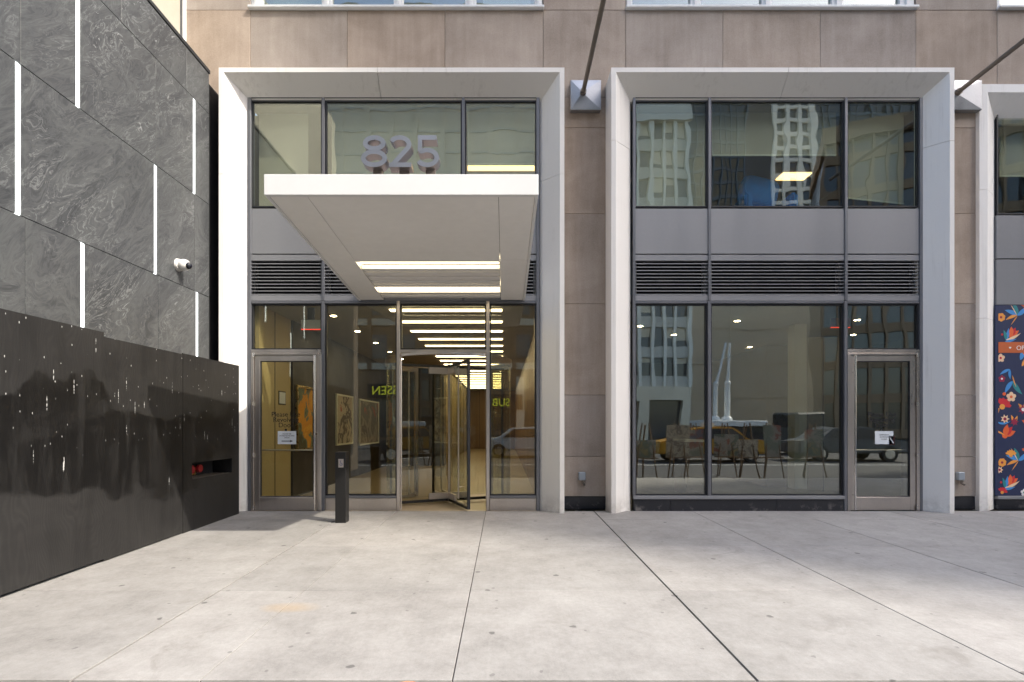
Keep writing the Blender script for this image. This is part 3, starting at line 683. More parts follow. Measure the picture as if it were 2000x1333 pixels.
# ================================================================== WINDOWS ABOVE
def upwin(mem, x1_, label):
    xl, xr = wx(mem[0][0]), x1_
    o = thing('strip_window', ((xl+xr)/2, WY, zt1), label, 'window', 'white framed windows above the stone band')
    y0 = WY+.02
    for a, b in mem:
        box('frame_post', m_wframe, o, wx(a)+.002, (wx(b) if b else xr)-.002, y0, y0+.1, zt1+.05, 10.25, bev=.008)
        if b and b-a > 14:
            c = (wx(a)+wx(b))/2; box('post_bead', m_wframe, o, c-.03, c+.03, y0-.03, y0, zt1+.06, 10.24, bev=.006)
    box('sill', m_wframe, o, xl-.02, xr+.02, WY-.06, y0+.11, zt1+.004, zt1+.045, bev=.006)
    for (a, b), (c, d) in zip(mem[:-1], mem[1:]):
        box('pane', m_glassT, o, wx(b), wx(c), y0+.05, y0+.06, zt1+.05, 10.2)
        box('bottom_rail', m_wframe, o, wx(b)+.002, wx(c)-.002, y0+.01, y0+.09, zt1+.05, zt1+.09, bev=.004)
    box('head', m_wframe, o, xl, xr, y0, y0+.1, 10.2, 10.29)
    return o
upwin([(489, 512), (627, 648), (768, 787), (908, 930), (1044, 1060)], wx(1060), 'white framed window strip at the top edge above the entrance portal')
upwin([(1224, 1236), (1349, 1370), (1489, 1508), (1626, 1648), (1759, 1788)], wx(1788), 'white framed window strip at the top edge above the shop portal')
upwin([(1949, 1956), (2075, 2095), (2215, 2235), (2355, 2375), (2490, 2518)], wx(2518), 'white framed window at the top right corner')
room = struct(MB().box(-5, 14.2, 2.2, 2.25, 7.9, 10.4).build('office_wall', m_roomw, None))
struct(box('office_floor', m_roomf, None, -5.1, 14.2, WY+.41, 2.2, 7.75, 7.9)); struct(box('office_ceiling', m_ceil, None, -5.1, 14.2, WY+.51, 2.25, 10.41, 10.6))
for px, w_, zb, lab in ((560, 110, 8.35, 'pale blind in the leftmost pane above the entrance'), (990, 95, 8.2, 'pale blind in the rightmost pane above the entrance')):
    o = thing('roller_blind', (wx(px), .75, zb), lab, 'blind', 'roller blinds upstairs')
    box('blind_cloth', m_blind, o, wx(px)-w_*.0042, wx(px)+w_*.0042, .74, .746, zb, 10.2); box('blind_bar', m_wframe, o, wx(px)-w_*.0042, wx(px)+w_*.0042, .732, .754, zb-.02, zb)

# ================================================================== LEFT: VEINED STONE WALL AND HOARDING
SX = -4.47
sw_ = thing('veined_stone_wall', (SX-.3, -3.5, 0), 'dark veined stone wall with glowing vertical slots on the left', 'wall')
box('wall_body', m_mortar, sw_, -5.12, SX-.045, -7.5, -.045, 0, 6.66)
rows = [(.5, 1.9, [1.0, 2.98, 4.84, 6.7, 7.855], []),
        (1.9, 3.28, [1.0, 2.98, 4.84, 5.5, 6.70, 7.55, 7.855], [5.5, 7.55, 2.2]),
        (3.28, 4.68, [1.0, 2.9, 4.77, 6.65, 7.48, 7.855], [4.77, 6.65]),
        (4.68, 6.05, [1.0, 2.9, 4.79, 5.44, 6.65, 7.48, 7.855], [5.44, 7.48]),
        (6.05, 6.66, [1.0, 2.5, 4.3, 6.05, 7.3, 7.855], [])]
for z0, z1, js, stp in rows:
    for a, b in zip(js[:-1], js[1:]):
        ea = .0275 if a in stp else .003; eb = .0275 if b in stp else .003
        MB().box(SX-.035, SX+random.uniform(-.001, .001), a-D+ea, b-D-eb, z0+.003, z1-.003).build('stone_tile', m_vein, sw_, bev=.002)
    for s in stp:
        if s in js: box('slot_light', m_wstrip, sw_, SX-.04, SX-.006, s-D-.0235, s-D+.0235, z0+.006, z1-.006)
box('coping', m_dark, sw_, -5.14, SX+.012, -7.5, -.03, 6.665, 6.72, bev=.004)
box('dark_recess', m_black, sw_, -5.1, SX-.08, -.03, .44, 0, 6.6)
# neighbour building behind
nb = thing('neighbour_wall', (-5.6, -3, 6.5), 'pale rendered wall of the neighbouring building above the veined stone', 'wall')
box('render_face', m_pale, nb, -6.2, -5.19, -7.5, .40, 6.73, 10.6)
box('corner_trim', m_alu2, nb, -5.22, -5.15, .405, .445, 6.4, 10.6); box('trim_edge', m_wframe, nb, -5.148, -5.118, .395, .449, 6.4, 10.6)

# security camera
cy_ = 7.1 - D; czz = 3.535
cm = thing('security_camera', (SX, cy_, czz), 'small white security camera with dark lens on the veined stone wall', 'camera')
MB().tube((SX+.002, cy_, czz), (SX+.03, cy_, czz), .085, .08, 24).build('mount_plate', m_camw, cm, smooth=True)
MB().ball((SX+.085, cy_, czz), .085, .078, .078, 24, 14).build('shell', m_camw, cm, smooth=True)
MB().ball((SX+.155, cy_-.01, czz-.012), .045, .048, .048, 20, 12).build('lens_dome', m_lens, cm, smooth=True)

# plywood hoarding
HX = -4.03
hd = thing('plywood_hoarding', (HX-.02, -2.6, gz(-2.6)), 'black painted plywood hoarding with white drips along the left side', 'hoarding')
bounds = [(2.75, 3.99, 2.275, .035), (3.994, 5.216, 2.28, .03), (5.22, 6.50, 2.235, .012), (6.504, 7.875, 2.245, .004)]
for k, (a, b, ztp, gp) in enumerate(bounds):
    y0, y1 = a-D, b-D
    xo = HX + (0, .004, 0, .002)[k]
    zb0, zb1 = gz(y0)+gp, gz(y1)+gp
    if k < 3:
        MB().hexa([(xo-.018,y0,zb0),(xo,y0,zb0),(xo,y1,zb1),(xo-.018,y1,zb1)], [(xo-.018,y0,ztp),(xo,y0,ztp),(xo,y1,ztp),(xo-.018,y1,ztp)]).build('plywood_sheet', m_ply, hd, bev=.0015)
    else:
        sa, sb = 6.69-D, 7.67-D; za, zb = .645, .855
        m = MB()
        Y = [y0, sa, sb, y1]; Z = [zb0, za, zb, ztp]
        vs_ = [(xo, y, z) for z in Z for y in Y]; n = len(vs_); vs_ += [(xo-.018, y, z) for z in Z for y in Y]
        fs = []
        for r in range(3):
            for c in range(3):
                if r == 1 and c == 1: continue
                i = r*4+c; fs += [(i, i+1, i+5, i+4), (n+i, n+i+4, n+i+5, n+i+1)]
        ring = [0,1,2,3,7,11,15,14,13,12,8,4]
        fs += [(ring[i], ring[(i+1) % 12], n+ring[(i+1) % 12], n+ring[i]) for i in range(12)]
        inn = [5, 6, 10, 9]
        fs += [(inn[i], n+inn[i], n+inn[(i+1) % 4], inn[(i+1) % 4]) for i in range(4)]
        m.add(vs_, fs).build('plywood_sheet', m_ply, hd)
        box('slot_ledge', m_rod, hd, xo-.30, xo-.019, sa-.03, sb+.03, za-.03, za-.004)
        box('slot_lining', m_black, hd, xo-.32, xo-.30, sa-.1, sb+.1, za-.2, zb+.3)
        box('slot_lining', m_black, hd, xo-.30, xo-.019, sa-.1, sb+.1, zb+.29, zb+.31); box('slot_lining', m_black, hd, xo-.30, xo-.019, sb+.03, sb+.05, za-.03, zb+.29)
        box('slot_lining', m_black, hd, xo-.30, xo-.019, sa-.05, sa-.03, za-.03, zb+.29)
for yy in (-5.0, -3.8, -2.6, -1.4, -.15): box('post', m_rod, hd, HX-.12, HX-.0195, yy-.045, yy+.045, gz(yy), 2.1)
fc = thing('fire_hose_inlet', (HX-.2, -1.02, .66), 'red capped fire hose inlets inside the slot of the black hoarding', 'hose inlet')
MB().tube((HX-.29, -1.02, .755), (HX-.24, -1.02, .755), .07, n=20).box(HX-.29, HX-.25, -1.2, -.7, .66, .70).build('inlet_body', m_brass, fc, smooth=True)
for yy in (-1.04, -.86):
    MB().tube((HX-.27, yy, .755), (HX-.13, yy, .755), .04, n=18).build('inlet_pipe', m_brass, fc, smooth=True)
    MB().tube((HX-.13, yy, .755), (HX-.09, yy, .755), .056, .052, n=20).build('cap', m_red, fc, smooth=True)

# ================================================================== BOLLARD
by = -.74
bo = thing('bollard', (-2.265, by+.08, gz(by)), 'black square door-opener post standing on the sidewalk before the entrance', 'bollard')
bx0, bx1 = XX(654.5, by), XX(675.3, by)
box('post', m_blackp, bo, bx0, bx1, by, by+.155, gz(by), ZZ(883.5, by), bev=.003)
px0, px1 = XX(661, by), XX(671, by)
pl = box('push_plate', m_steel, bo, px0, px1, by-.006, by-.0005, ZZ(913.5, by), ZZ(897, by), bev=.001)
u = (px1-px0)/10; zc = ZZ(906, by); xc = (px0+px1)/2
ic = MB()
ic.stroke(arc(xc+.3*u, zc-1.2*u, 2.2*u, 2.2*u, 170, 400, 18), .8*u, by-.0075, by-.0062)
ic.stroke([(xc-.8*u, zc+4.2*u), (xc-.5*u, zc+.8*u), (xc+1.8*u, zc+.8*u), (xc+3*u, zc-2.4*u)], .8*u, by-.0085, by-.0076)
ic.add([(xc-.9*u+.8*u*math.cos(q), by-.0076, zc+5.2*u+.8*u*math.sin(q)) for q in [i*math.pi/5 for i in range(10)]], [tuple(range(10))])
ic.build('wheelchair_symbol', simple('symbol_blue', (.03, .06, .25), .5), pl)

# ================================================================== LOBBY
CEIL = 3.27
struct(MB().box(-4.1, .54, GY-.03, .86, -.3, .0).box(-4.3, 1.2, .86, 21.5, -.3, .0).build('lobby_floor', m_tan, None))
struct(MB().box(-4.1, .54, GY+.105, .86, CEIL, CEIL+.1).box(-4.3, 1.0, .86, 21.5, CEIL, CEIL+.1).build('lobby_ceiling', m_ceil, None))
LWX = -3.92
lw = struct(MB().box(LWX-.2, LWX, GY+.14, 1.62, 0, CEIL).build('lobby_wall', m_beige, None))
for yy in (.95,): box('wall_joint', m_dark, lw, LWX+.0005, LWX+.004, yy, yy+.02, 0, CEIL)
struct(box('dark_lobby_wall', m_darkw, None, LWX-.2, LWX+.03, 1.64, 9.2, 0, CEIL))
struct(box('lobby_back_wall', m_darkw, None, LWX-.2, -2.0, 9.21, 9.4, 0, CEIL))
cwl = struct(box('corridor_wall', m_beige, None, -2.16, -2.0, 9.41, 21.3, 0, CEIL))
for k in range(6): box('wall_joint', m_dark, cwl, -1.999, -1.99, 9.6+2*k, 9.68+2*k, 0, CEIL)
ew = struct(box('corridor_end_wall', m_wood, None, -2.4, 1.0, 21.3, 21.5, 0, CEIL))
for k in range(3): box('panel_joint', m_dark, ew, -1.4+.8*k, -1.38+.8*k, 21.29, 21.3, 0, CEIL)
rw = struct(box('lobby_side_wall', m_wood, None, .62, .9, .86, 21.3, 0, CEIL))
struct(box('lobby_reveal', m_wood, None, .50, .548, GY+.105, .86, 0, CEIL))
for k in range(9): box('wall_panel', m_wood, rw, .585, .619, .9+2.2*k, 3.06+2.2*k, .02, CEIL-.15, bev=.004)
struct(box('lobby_back_return', m_darkw, None, 1.0, 1.2, .87, 21.5, 0, CEIL))
# linear ceiling lights
lamps = []
for k in range(20):
    yy = .73 + .97*k
    o = thing('linear_light', (-.97, yy, CEIL-.05), ORD[k] + ' glowing linear ceiling light counted inward from the entrance glass', 'ceiling light', 'linear lights in a row on the lobby ceiling')
    box('diffuser', m_lobstrip, o, -1.90, -.04, yy-.07, yy+.07, CEIL-.026, CEIL-.012)
    box('housing', m_soffit, o, -1.92, -.02, yy-.085, yy+.085, CEIL-.0118, CEIL-.001)
for k in range(5):
    yy = 1.2 + 1.5*k; xx_ = -3.0
    o = thing('downlight', (xx_, yy, CEIL), ORD[k] + ' small round downlight from the glass in the left lobby ceiling', 'downlight', 'small lobby downlights')
    MB().tube((xx_, yy, CEIL-.012), (xx_, yy, CEIL-.001), .07, n=16).build('rim', m_wframe, o); MB().tube((xx_, yy, CEIL-.016), (xx_, yy, CEIL-.0125), .05, n=16).build('glow', m_down, o)
# artworks on the left lobby wall
def abstract(name, cols, sc, seedv):
    t = NT(name); g = t.pos()
    v = t.n('ShaderNodeVectorMath', {0: g, 1: (seedv, seedv*2.0, seedv*.7)}, operation='ADD')
    n = t.noise(v, sc, 5, .6, .6); r = t.ramp(n, [(p, c) for p, c in cols], 'CONSTANT')
    return t.principled(r, .6)
a1 = abstract('orange_abstract', [(0, (.10, .09, .04)), (.42, (.16, .20, .12)), (.50, (.75, .33, .02)), (.60, (.82, .42, .03)), (.68, (.35, .06, .02))], 2.2, 3.1)
a2 = abstract('pale_abstract', [(0, (.45, .40, .30)), (.46, (.12, .10, .08)), (.53, (.50, .45, .34)), (.63, (.40, .10, .07))], 1.3, 9.4)
a3 = abstract('muted_abstract', [(0, (.14, .12, .08)), (.45, (.30, .26, .18)), (.52, (.16, .15, .11)), (.62, (.35, .12, .08))], 1.4, 5.2)
wxp = LWX + .032
for (p0, p1, yt, yb_, art, fm, lab) in ((577, 618, 752, 882, a1, m_brass, 'framed orange abstract painting seen through the left glass door'),
                                        (655, 687, 769, 871, a2, m_col, 'pale framed print on the dark lobby wall behind the bollard'),
                                        (700, 738, 779, 871, a3, m_col, 'muted framed print deepest on the dark lobby wall')):
    ya, yb2 = F*-wxp/(PX-p0)-D, F*-wxp/(PX-p1)-D
    za, zb = ZZ(yb_, ya), ZZ(yt, ya)
    o = thing('framed_picture', (wxp, (ya+yb2)/2, za), lab, 'picture', 'framed art in the lobby')
    box('canvas', art, o, wxp, wxp+.02, ya+.04, yb2-.04, za+.04, zb-.04)
    f = MB().box(wxp, wxp+.04, ya, ya+.04, za, zb).box(wxp, wxp+.04, yb2-.04, yb2, za, zb).box(wxp, wxp+.04, ya+.04, yb2-.04, za, za+.04).box(wxp, wxp+.04, ya+.04, yb2-.04, zb-.04, zb)
    f.build('frame', fm, o)
    # a spot of its own over each picture (small track lamp)
o = thing('wall_plate', (LWX+.01, 1.25, 1.75), 'small framed plate on the beige wall behind the left glass door', 'wall plate')
box('plate', m_paper, o, LWX+.001, LWX+.012, 1.12, 1.36, 1.72, 1.92); box('plate_frame', m_dark, o, LWX+.0005, LWX+.008, 1.10, 1.38, 1.70, 1.94)
for (x0, x1_, zlo, yy, lab) in ((gx(570), gx(611), gzz(637), .62, 'exit sign with red edge hanging behind the pane over the left door'), (gx(1652), gx(1691), gzz(633), .62, 'exit sign with red edge hanging behind the pane over the right door')):
    o = thing('exit_sign', ((x0+x1_)/2, yy, zlo), lab, 'exit sign', 'hanging exit signs')
    box('panel', m_paper if x0 < 0 else simple('clear_exit_panel', (.30, .12, .10), .3), o, x0, x1_, yy, yy+.012, zlo+.02, zlo+.17); box('glow_edge', m_exitred, o, x0, x1_, yy-.004, yy+.016, zlo+.008, zlo+.019)
    box('hanger', m_dark, o, (x0+x1_)/2-.06, (x0+x1_)/2+.06, yy, yy+.01, zlo+.171, CEIL+(.0 if x0 < 0 else .05))

# ================================================================== SHOP ROOM (lower right bay)
C2 = 3.32
struct(MB().box(1.9, 6.6, GY+.105, .86, -.3, .0).box(1.3, 9.4, .86, 9.0, -.3, 0.0).build('shop_floor', m_roomf, None))
struct(MB().box(1.9, 6.6, GY+.105, .86, C2, C2+.1).box(1.3, 9.4, .86, 9.0, C2, C2+.1).build('shop_ceiling', m_ceilw, None))
struct(box('shop_back_wall', m_roomw, None, 1.3, 9.4, 8.8, 9.0, 0, C2)); struct(box('shop_side_wall', m_roomw, None, 1.3, 1.5, .86, 8.8, 0, C2)); struct(box('shop_end_wall', m_roomw, None, 9.2, 9.4, .95, 8.8, 0, C2)); struct(box('shop_front_return', m_roomd, None, 7.0, 9.4, .87, .95, 0, C2))
yy = 3.0
struct(box('brown_partition', m_roomd, None, XX(1497, 3.4), XX(1554, 3.4), 3.4, 6.5, 0, C2-.25))
sp_ = struct(box('pale_partition', m_roomw, None, XX(1577, 2.6), XX(1640, 2.6), 2.6, 2.72, 0, C2-.2))
box('partition_joint', m_dark, sp_, XX(1607, 2.6), XX(1607, 2.6)+.012, 2.594, 2.6, 0, C2-.2)
o = thing('column', (XX(1564, 2.2), 2.3, 0), 'pale square column standing behind the shop glass', 'column')
box('shaft', m_col, o, XX(1552, 2.2), XX(1576, 2.2), 2.2, 2.45, .1, C2-.003, bev=.006); box('column_base', m_roomw, o, XX(1551, 2.2), XX(1577, 2.2), 2.185, 2.465, .001, .0995)
o = thing('reception_counter', (XX(1360, 2.0), 2.4, 0), 'low beige counter standing behind the left shop pane', 'counter')
box('counter_front', m_roomd, o, XX(1340, 2.0), XX(1378, 2.0), 2.0, 2.7, .001, 1.02); box('counter_top', m_col, o, XX(1338, 2.0), XX(1380, 2.0), 1.96, 2.74, 1.021, 1.06, bev=.004)
k = 0
for xx_, yy in ((2.7, 2.4), (3.7, 3.4), (4.4, 1.9), (6.6, 1.8), (3.2, 5.6), (7.6, 3.4), (6.2, 5.2)):
    o = thing('downlight', (xx_, yy, C2), ORD[k] + ' small downlight in the shop ceiling', 'downlight', 'small shop downlights'); k += 1
    MB().tube((xx_, yy, C2-.012), (xx_, yy, C2-.001), .075, n=16).build('rim', m_wframe, o); MB().tube((xx_, yy, C2-.016), (xx_, yy, C2-.0125), .05, n=16).build('glow', m_down, o)

# ================================================================== UPPER ROOMS
UF, UC = 4.62, 6.42
struct(MB().box(-4.05, .55, GY+.19, .86, UF-.2, UF).box(1.9, 6.6, GY+.19, .86, UF-.2, UF).box(7.95, 12.4, .68, .86, UF-.2, UF).box(-4.4, 13, .86, 7.0, UF-.2, UF).build('upper_floor', m_roomf, None))
struct(MB().box(-4.05, .55, GY+.105, .86, UC, UC+.15).box(1.9, 6.6, GY+.105, .86, UC, UC+.15).box(7.95, 12.4, .68, .86, UC, UC+.15).box(-4.4, 13, .86, 7.0, UC, UC+.15).build('upper_ceiling', m_ceil, None))
struct(box('bay_backing', m_black, None, 7.8, 12.5, .8, .86, 0, 4.4))
struct(box('upper_back_wall', m_roomd, None, -4.4, 13, 6.9, 7.0, UF, UC))
for x_ in (-4.3, 1.2, 7.2, 12.9): struct(box('upper_side_wall', m_roomd, None, x_-.05, x_+.05, .87, 6.9, UF, UC))
def blind(x0, x1_, zb0, zb1, y, lab, ztop=None):
    o = thing('roller_blind', ((x0+x1_)/2, y, min(zb0, zb1)), lab, 'blind', 'roller blinds')
    zt_ = UC-.02 if ztop is None else ztop
    MB().hexa([(x0,y,zb0),(x1_,y,zb1),(x1_,y+.004,zb1),(x0,y+.004,zb0)], [(x0,y,zt_),(x1_,y,zt_),(x1_,y+.004,zt_),(x0,y+.004,zt_)]).build('blind_cloth', m_blind, o)
    MB().hexa([(x0,y-.008,zb0-.025),(x1_,y-.008,zb1-.025),(x1_,y+.012,zb1-.025),(x0,y+.012,zb0-.025)], [(x0,y-.008,zb0),(x1_,y-.008,zb1),(x1_,y+.012,zb1),(x0,y+.012,zb0)]).build('bottom_bar', m_col, o)
BY = .52
bx = lambda p: XX(p, BY); bz = lambda p: ZZ(p, BY)
blind(bx(506), bx(602), bz(403), bz(403), BY, 'roller blind lowered fully in the left pane over the canopy')
blind(bx(648), bx(900), bz(372), bz(372), BY, 'wide roller blind behind the numerals 825', bz(216))
blind(bx(913), bx(1044), bz(320), bz(320), BY, 'half lowered roller blind in the right pane over the canopy', bz(203))
blind(bx(1244), bx(1379), bz(402), bz(402), BY, 'roller blind lowered fully in the upper left shop pane')
blind(bx(1390), bx(1633), bz(302), bz(302), BY, 'half lowered roller blind in the wide upper shop pane', bz(216))
blind(bx(1657), bx(1765), bz(386), bz(397), BY, 'crooked roller blind in the upper right shop pane', bz(218))
blind(XX(1952, .85), XX(2070, .85), ZZ(343, .85), ZZ(343, .85), .85, 'roller blind in the upper pane of the bay at the right edge')
for (xa, xb_, yy, lab) in ((XX(1525, 2.6), XX(1580, 2.6), 2.5, 'bright ceiling panel light seen behind the wide upper shop pane'), (XX(1294, 2.6), XX(1340, 2.6), 2.5, 'small ceiling panel light behind the upper left shop pane')):
    o = thing('ceiling_panel_light', ((xa+xb_)/2, yy+.4, UC), lab, 'ceiling light', 'ceiling panels upstairs')
    box('diffuser', m_panel, o, xa, xb_, yy, yy+.3, UC-.03, UC-.012); box('rim', m_wframe, o, xa-.03, xb_+.03, yy-.03, yy+.33, UC-.0118, UC-.001)
o = thing('downlight', (XX(880, 1.9), 1.95, UC), 'single round downlight glowing beside the numerals 825', 'downlight')
MB().tube((XX(880, 1.9), 2.0, UC-.014), (XX(880, 1.9), 2.0, UC-.001), .1, n=18).build('rim', m_wframe, o); MB().tube((XX(880, 1.9), 2.0, UC-.02), (XX(880, 1.9), 2.0, UC-.0145), .085, n=18).build('glow', m_down, o)
o = thing('cove_light', (XX(980, .9), .95, bz(330)), 'glowing cove light under the half lowered blind over the canopy', 'cove light')
box('cove', m_panel, o, XX(913, .9), XX(1044, .9), .95, .97, ZZ(335, .95), ZZ(321, .95)); box('cove_shelf', m_wframe, o, XX(913, .9), XX(1044, .9), .90, 1.0, UF+.002, ZZ(337, .95))
# blue armchair upstairs
o = thing('armchair', (XX(1500, .95), 1.2, UF), 'blue upholstered armchair behind the wide upper shop pane', 'armchair')
ax0, ax1 = XX(1445, .95), XX(1548, .95)
m = MB().hexa([(ax0,.75,UF+.12),(ax1,.75,UF+.12),(ax1,1.45,UF+.12),(ax0,1.45,UF+.12)], [(ax0+.02,.73,UF+.34),(ax1,.73,UF+.34),(ax1,1.45,UF+.36),(ax0+.05,1.45,UF+.36)]); m.build('seat', m_blue, o, bev=.05, smooth=True, seg=3)
MB().hexa([(ax0+.12,1.2,UF+.3),(ax1-.05,1.2,UF+.3),(ax1-.05,1.45,UF+.3),(ax0+.12,1.45,UF+.3)], [(ax0+.25,1.28,UF+.92),(ax1-.1,1.28,UF+.84),(ax1-.1,1.42,UF+.84),(ax0+.25,1.42,UF+.92)]).build('backrest', m_blue, o, bev=.05, smooth=True, seg=3)
for a in (ax0, ax1-.14):
    MB().box(a, a+.14, .74, 1.4, UF+.1, UF+.62).build('armrest', m_blue, o, bev=.045, smooth=True, seg=3)
for a in (ax0+.05, ax1-.09):
    for b in (.78, 1.36): box('leg', m_dark, o, a, a+.04, b, b+.04, UF+.001, UF+.12)
o = thing('cushion', (XX(1478, .9), 1.15, UF+.5), 'blue cushion propped up against the blue armchair', 'cushion')
cu = MB(); sg = lambda v: math.copysign(abs(v)**.45, v)
cu.ball((0, 0, 0), 1, 1, 1, 24, 16); cu.v = [Vector((.33*sg(p.x), .11*p.y, .27*sg(p.z))) for p in cu.v]
cu.xform(Matrix.Translation((XX(1482, .9), .92, UF+.66)) @ Matrix.Rotation(R(14), 4, 'Y')).build('cover', m_blue, o, smooth=True)

# ================================================================== FLORAL HOARDING IN THE THIRD BAY
navy = simple('print_navy', (.012, .022, .075), .55, 0, .04, 5, .0)
cols = dict(red=(.62, .02, .03), orange=(.80, .13, .03), amber=(.82, .33, .05), cream=(.85, .58, .36), blue=(.05, .27, .62), teal=(.02, .23, .24), white=(.82, .8, .76), band=(.55, .12, .03), crimson=(.30, .01, .05))
PM = [simple('print_' + k, v, .55, 0, .03, 5, 0) for k, v in cols.items()]; CI = {k: i for i, k in enumerate(cols)}
PY0 = G3 - .02
pz0, pz1 = g3z(968.3), g3z(597)
po = thing('floral_poster', (10.2, G3, pz0), 'navy poster with red and orange flowers and an orange band at the right edge', 'poster')
box('poster_sheet', navy, po, c3[0]-.03, c3[3]-.02, PY0, PY0+.012, pz0, pz1)
pp = MB(); lev = [0]
U = .008426
def pt(px, py): return (g3x(px), g3z(py))
def poly(pts, c):
    lev[0] += 1; y = PY0 - .0006 - .00002*(lev[0] % 60)
    if min(p[0] for p in pts) < c3[0]+.02 or max(p[0] for p in pts) > c3[3]-.02 or min(p[1] for p in pts) < pz0 or max(p[1] for p in pts) > pz1:
        pts = [(min(max(p[0], c3[0]+.021), c3[3]-.021), min(max(p[1], pz0+.001), pz1-.001)) for p in pts]
    pp.mi = CI[c]; pp.add([(p[0], y, p[1]) for p in pts], [tuple(range(len(pts)))])
def leafs(x, y, L, a, wd, c, bend=.25, n=8):
    up = []; dn = []
    for i in range(n+1):
        s = i/n; wv = wd*math.sin(math.pi*min(1, s**.8))*.5
        aa = R(a) + bend*(s-.5)*2
        cx = x + L*s*math.cos(R(a)+bend*(s-.5)); cy = y + L*s*math.sin(R(a)+bend*(s-.5))
        up.append((cx-wv*math.sin(aa), cy+wv*math.cos(aa))); dn.append((cx+wv*math.sin(aa), cy-wv*math.cos(aa)))
    poly(up+dn[::-1][1:-1], c)
def disc(x, y, r, c, n=10): poly([(x+r*math.cos(2*math.pi*i/n), y+r*math.sin(2*math.pi*i/n)) for i in range(n)], c)
def blossom(x, y, r, c, c2, n=5):
    for i in range(n):
        q = 2*math.pi*i/n+.3; disc(x+r*.6*math.cos(q), y+r*.6*math.sin(q), r*.42, c)
    disc(x, y, r*.3, c2)
def star(x, y, r, c, c2):
    poly([(x+(r if i % 2 == 0 else r*.55)*math.cos(math.pi*i/7), y+(r if i % 2 == 0 else r*.55)*math.sin(math.pi*i/7)) for i in range(14)], c); disc(x, y, r*.35, c2)
def tulip(x, y, r, a, c, c2):
    for k in (-.55, 0, .55): leafs(x, y, r*1.5, a+R(0)+k*50, r*.75, c if k else c2, 0)
    disc(x, y, r*.38, c)
def carn(x, y, r, a, c):
    pts = [(x, y)]
    for i in range(13):
        q = R(a-75+150*i/12); rr_ = r*(1.0 if i % 2 else .84); pts.append((x+rr_*math.cos(q), y+rr_*math.sin(q)))
    poly(pts, c); disc(x, y, r*.3, 'amber')
def motifA(x, y, s, fl=1):
    def P(dx, dy): return x+dx*s*fl, y+dy*s
    A = lambda a: a if fl > 0 else 180-a
    for a, c in ((150, 'blue'), (100, 'teal'), (35, 'blue')): leafs(*P(0, 0), .22*s, A(a), .07*s, c)
    leafs(*P(0, 0), .2*s, A(195), .05*s, 'amber'); leafs(*P(.01, 0), .2*s, A(235), .016*s, 'amber', 0)
    leafs(*P(0, 0), .24*s, A(120), .014*s, 'cream', 0); carn(*P(.14, .12), .11*s, A(70), 'orange'); blossom(*P(-.26, -.03), .07*s, 'amber', 'crimson', 7)
def motifB(x, y, s, fl=1):
    def P(dx, dy): return x+dx*s*fl, y+dy*s
    A = lambda a: a if fl > 0 else 180-a
    leafs(*P(0, 0), .2*s, A(70), .06*s, 'blue'); leafs(*P(0, 0), .17*s, A(95), .05*s, 'teal'); tulip(*P(.09, .07), .10*s, A(62), 'orange', 'red')
    leafs(*P(0, 0), .27*s, A(18), .045*s, 'cream'); disc(*P(-.06, .09), .018*s, 'red'); leafs(*P(-.02, -.02), .2*s, A(5), .04*s, 'blue')
def motifC(x, y, s, fl=1):
    def P(dx, dy): return x+dx*s*fl, y+dy*s
    A = lambda a: a if fl > 0 else 180-a
    leafs(*P(0, 0), .28*s, A(-62), .08*s, 'teal'); leafs(*P(0, 0), .26*s, A(-130), .075*s, 'blue'); leafs(*P(-.01, .1), .22*s, A(-75), .02*s, 'amber', .1)
    leafs(*P(-.05, .2), .2*s, A(200), .05*s, 'blue'); leafs(*P(-.05, .2), .17*s, A(265), .05*s, 'blue')
    blossom(*P(-.03, -.27), .085*s, 'cream', 'orange'); blossom(*P(-.19, .04), .06*s, 'crimson', 'white'); disc(*P(-.15, -.22), .03*s, 'orange')
def motifD(x, y, s, fl=1):
    def P(dx, dy): return x+dx*s*fl, y+dy*s
    A = lambda a: a if fl > 0 else 180-a
    leafs(*P(-.05, -.02), .2*s, A(-120), .06*s, 'amber'); carn(*P(0, 0), .17*s, A(70), 'red'); star(*P(.05, -.22), .085*s, 'cream', 'crimson')
    leafs(*P(.2, -.28), .14*s, A(100), .05*s, 'amber'); leafs(*P(.22, -.28), .13*s, A(60), .05*s, 'amber'); star(*P(.22, -.27), .08*s, 'crimson', 'white')
    leafs(*P(-.1, -.27), .25*s, A(-15), .04*s, 'blue', .6); tulip(*P(.05, -.52), .14*s, A(50), 'orange', 'red'); leafs(*P(.05, -.52), .25*s, A(150), .03*s, 'amber')
P0 = lambda px, py: pt(px, py)
motifA(*P0(1984, 617), 1.0); motifB(*P0(1962, 665), 1.0); blossom(*P0(1952, 700), .07, 'cream', 'red'); leafs(*P0(1990, 704), .2, 70, .07, 'blue'); leafs(*P0(1993, 716), .15, 60, .05, 'amber')
motifC(*P0(1976, 745), .95); motifD(*P0(1955, 795), .9); motifA(*P0(1986, 900), 1.0); motifB(*P0(1960, 953), 1.0); carn(*P0(1955, 962), .09, 70, 'red'); blossom(*P0(1998, 962), .06, 'white', 'teal')
carn(*P0(1972, 890), .10, 90, 'amber'); star(*P0(1950, 918), .06, 'cream', 'crimson'); tulip(*P0(1999, 690), .09, 60, 'orange', 'amber')
fm_ = [motifA, motifB, motifC, motifD]
k = 0; x = g3x(2028)
while x < c3[3]-.35:
    z = pz0 + .3
    while z < pz1 - .25:
        if not (g3z(702) - .28 < z < g3z(666) + .25): fm_[k % 4](x + random.uniform(-.06, .06), z, random.uniform(.85, 1.05), random.choice((1, -1)))
        k += 1; z += .46
    x += .5
pp.build('flower_print', PM, po)['kind'] = 'stuff'
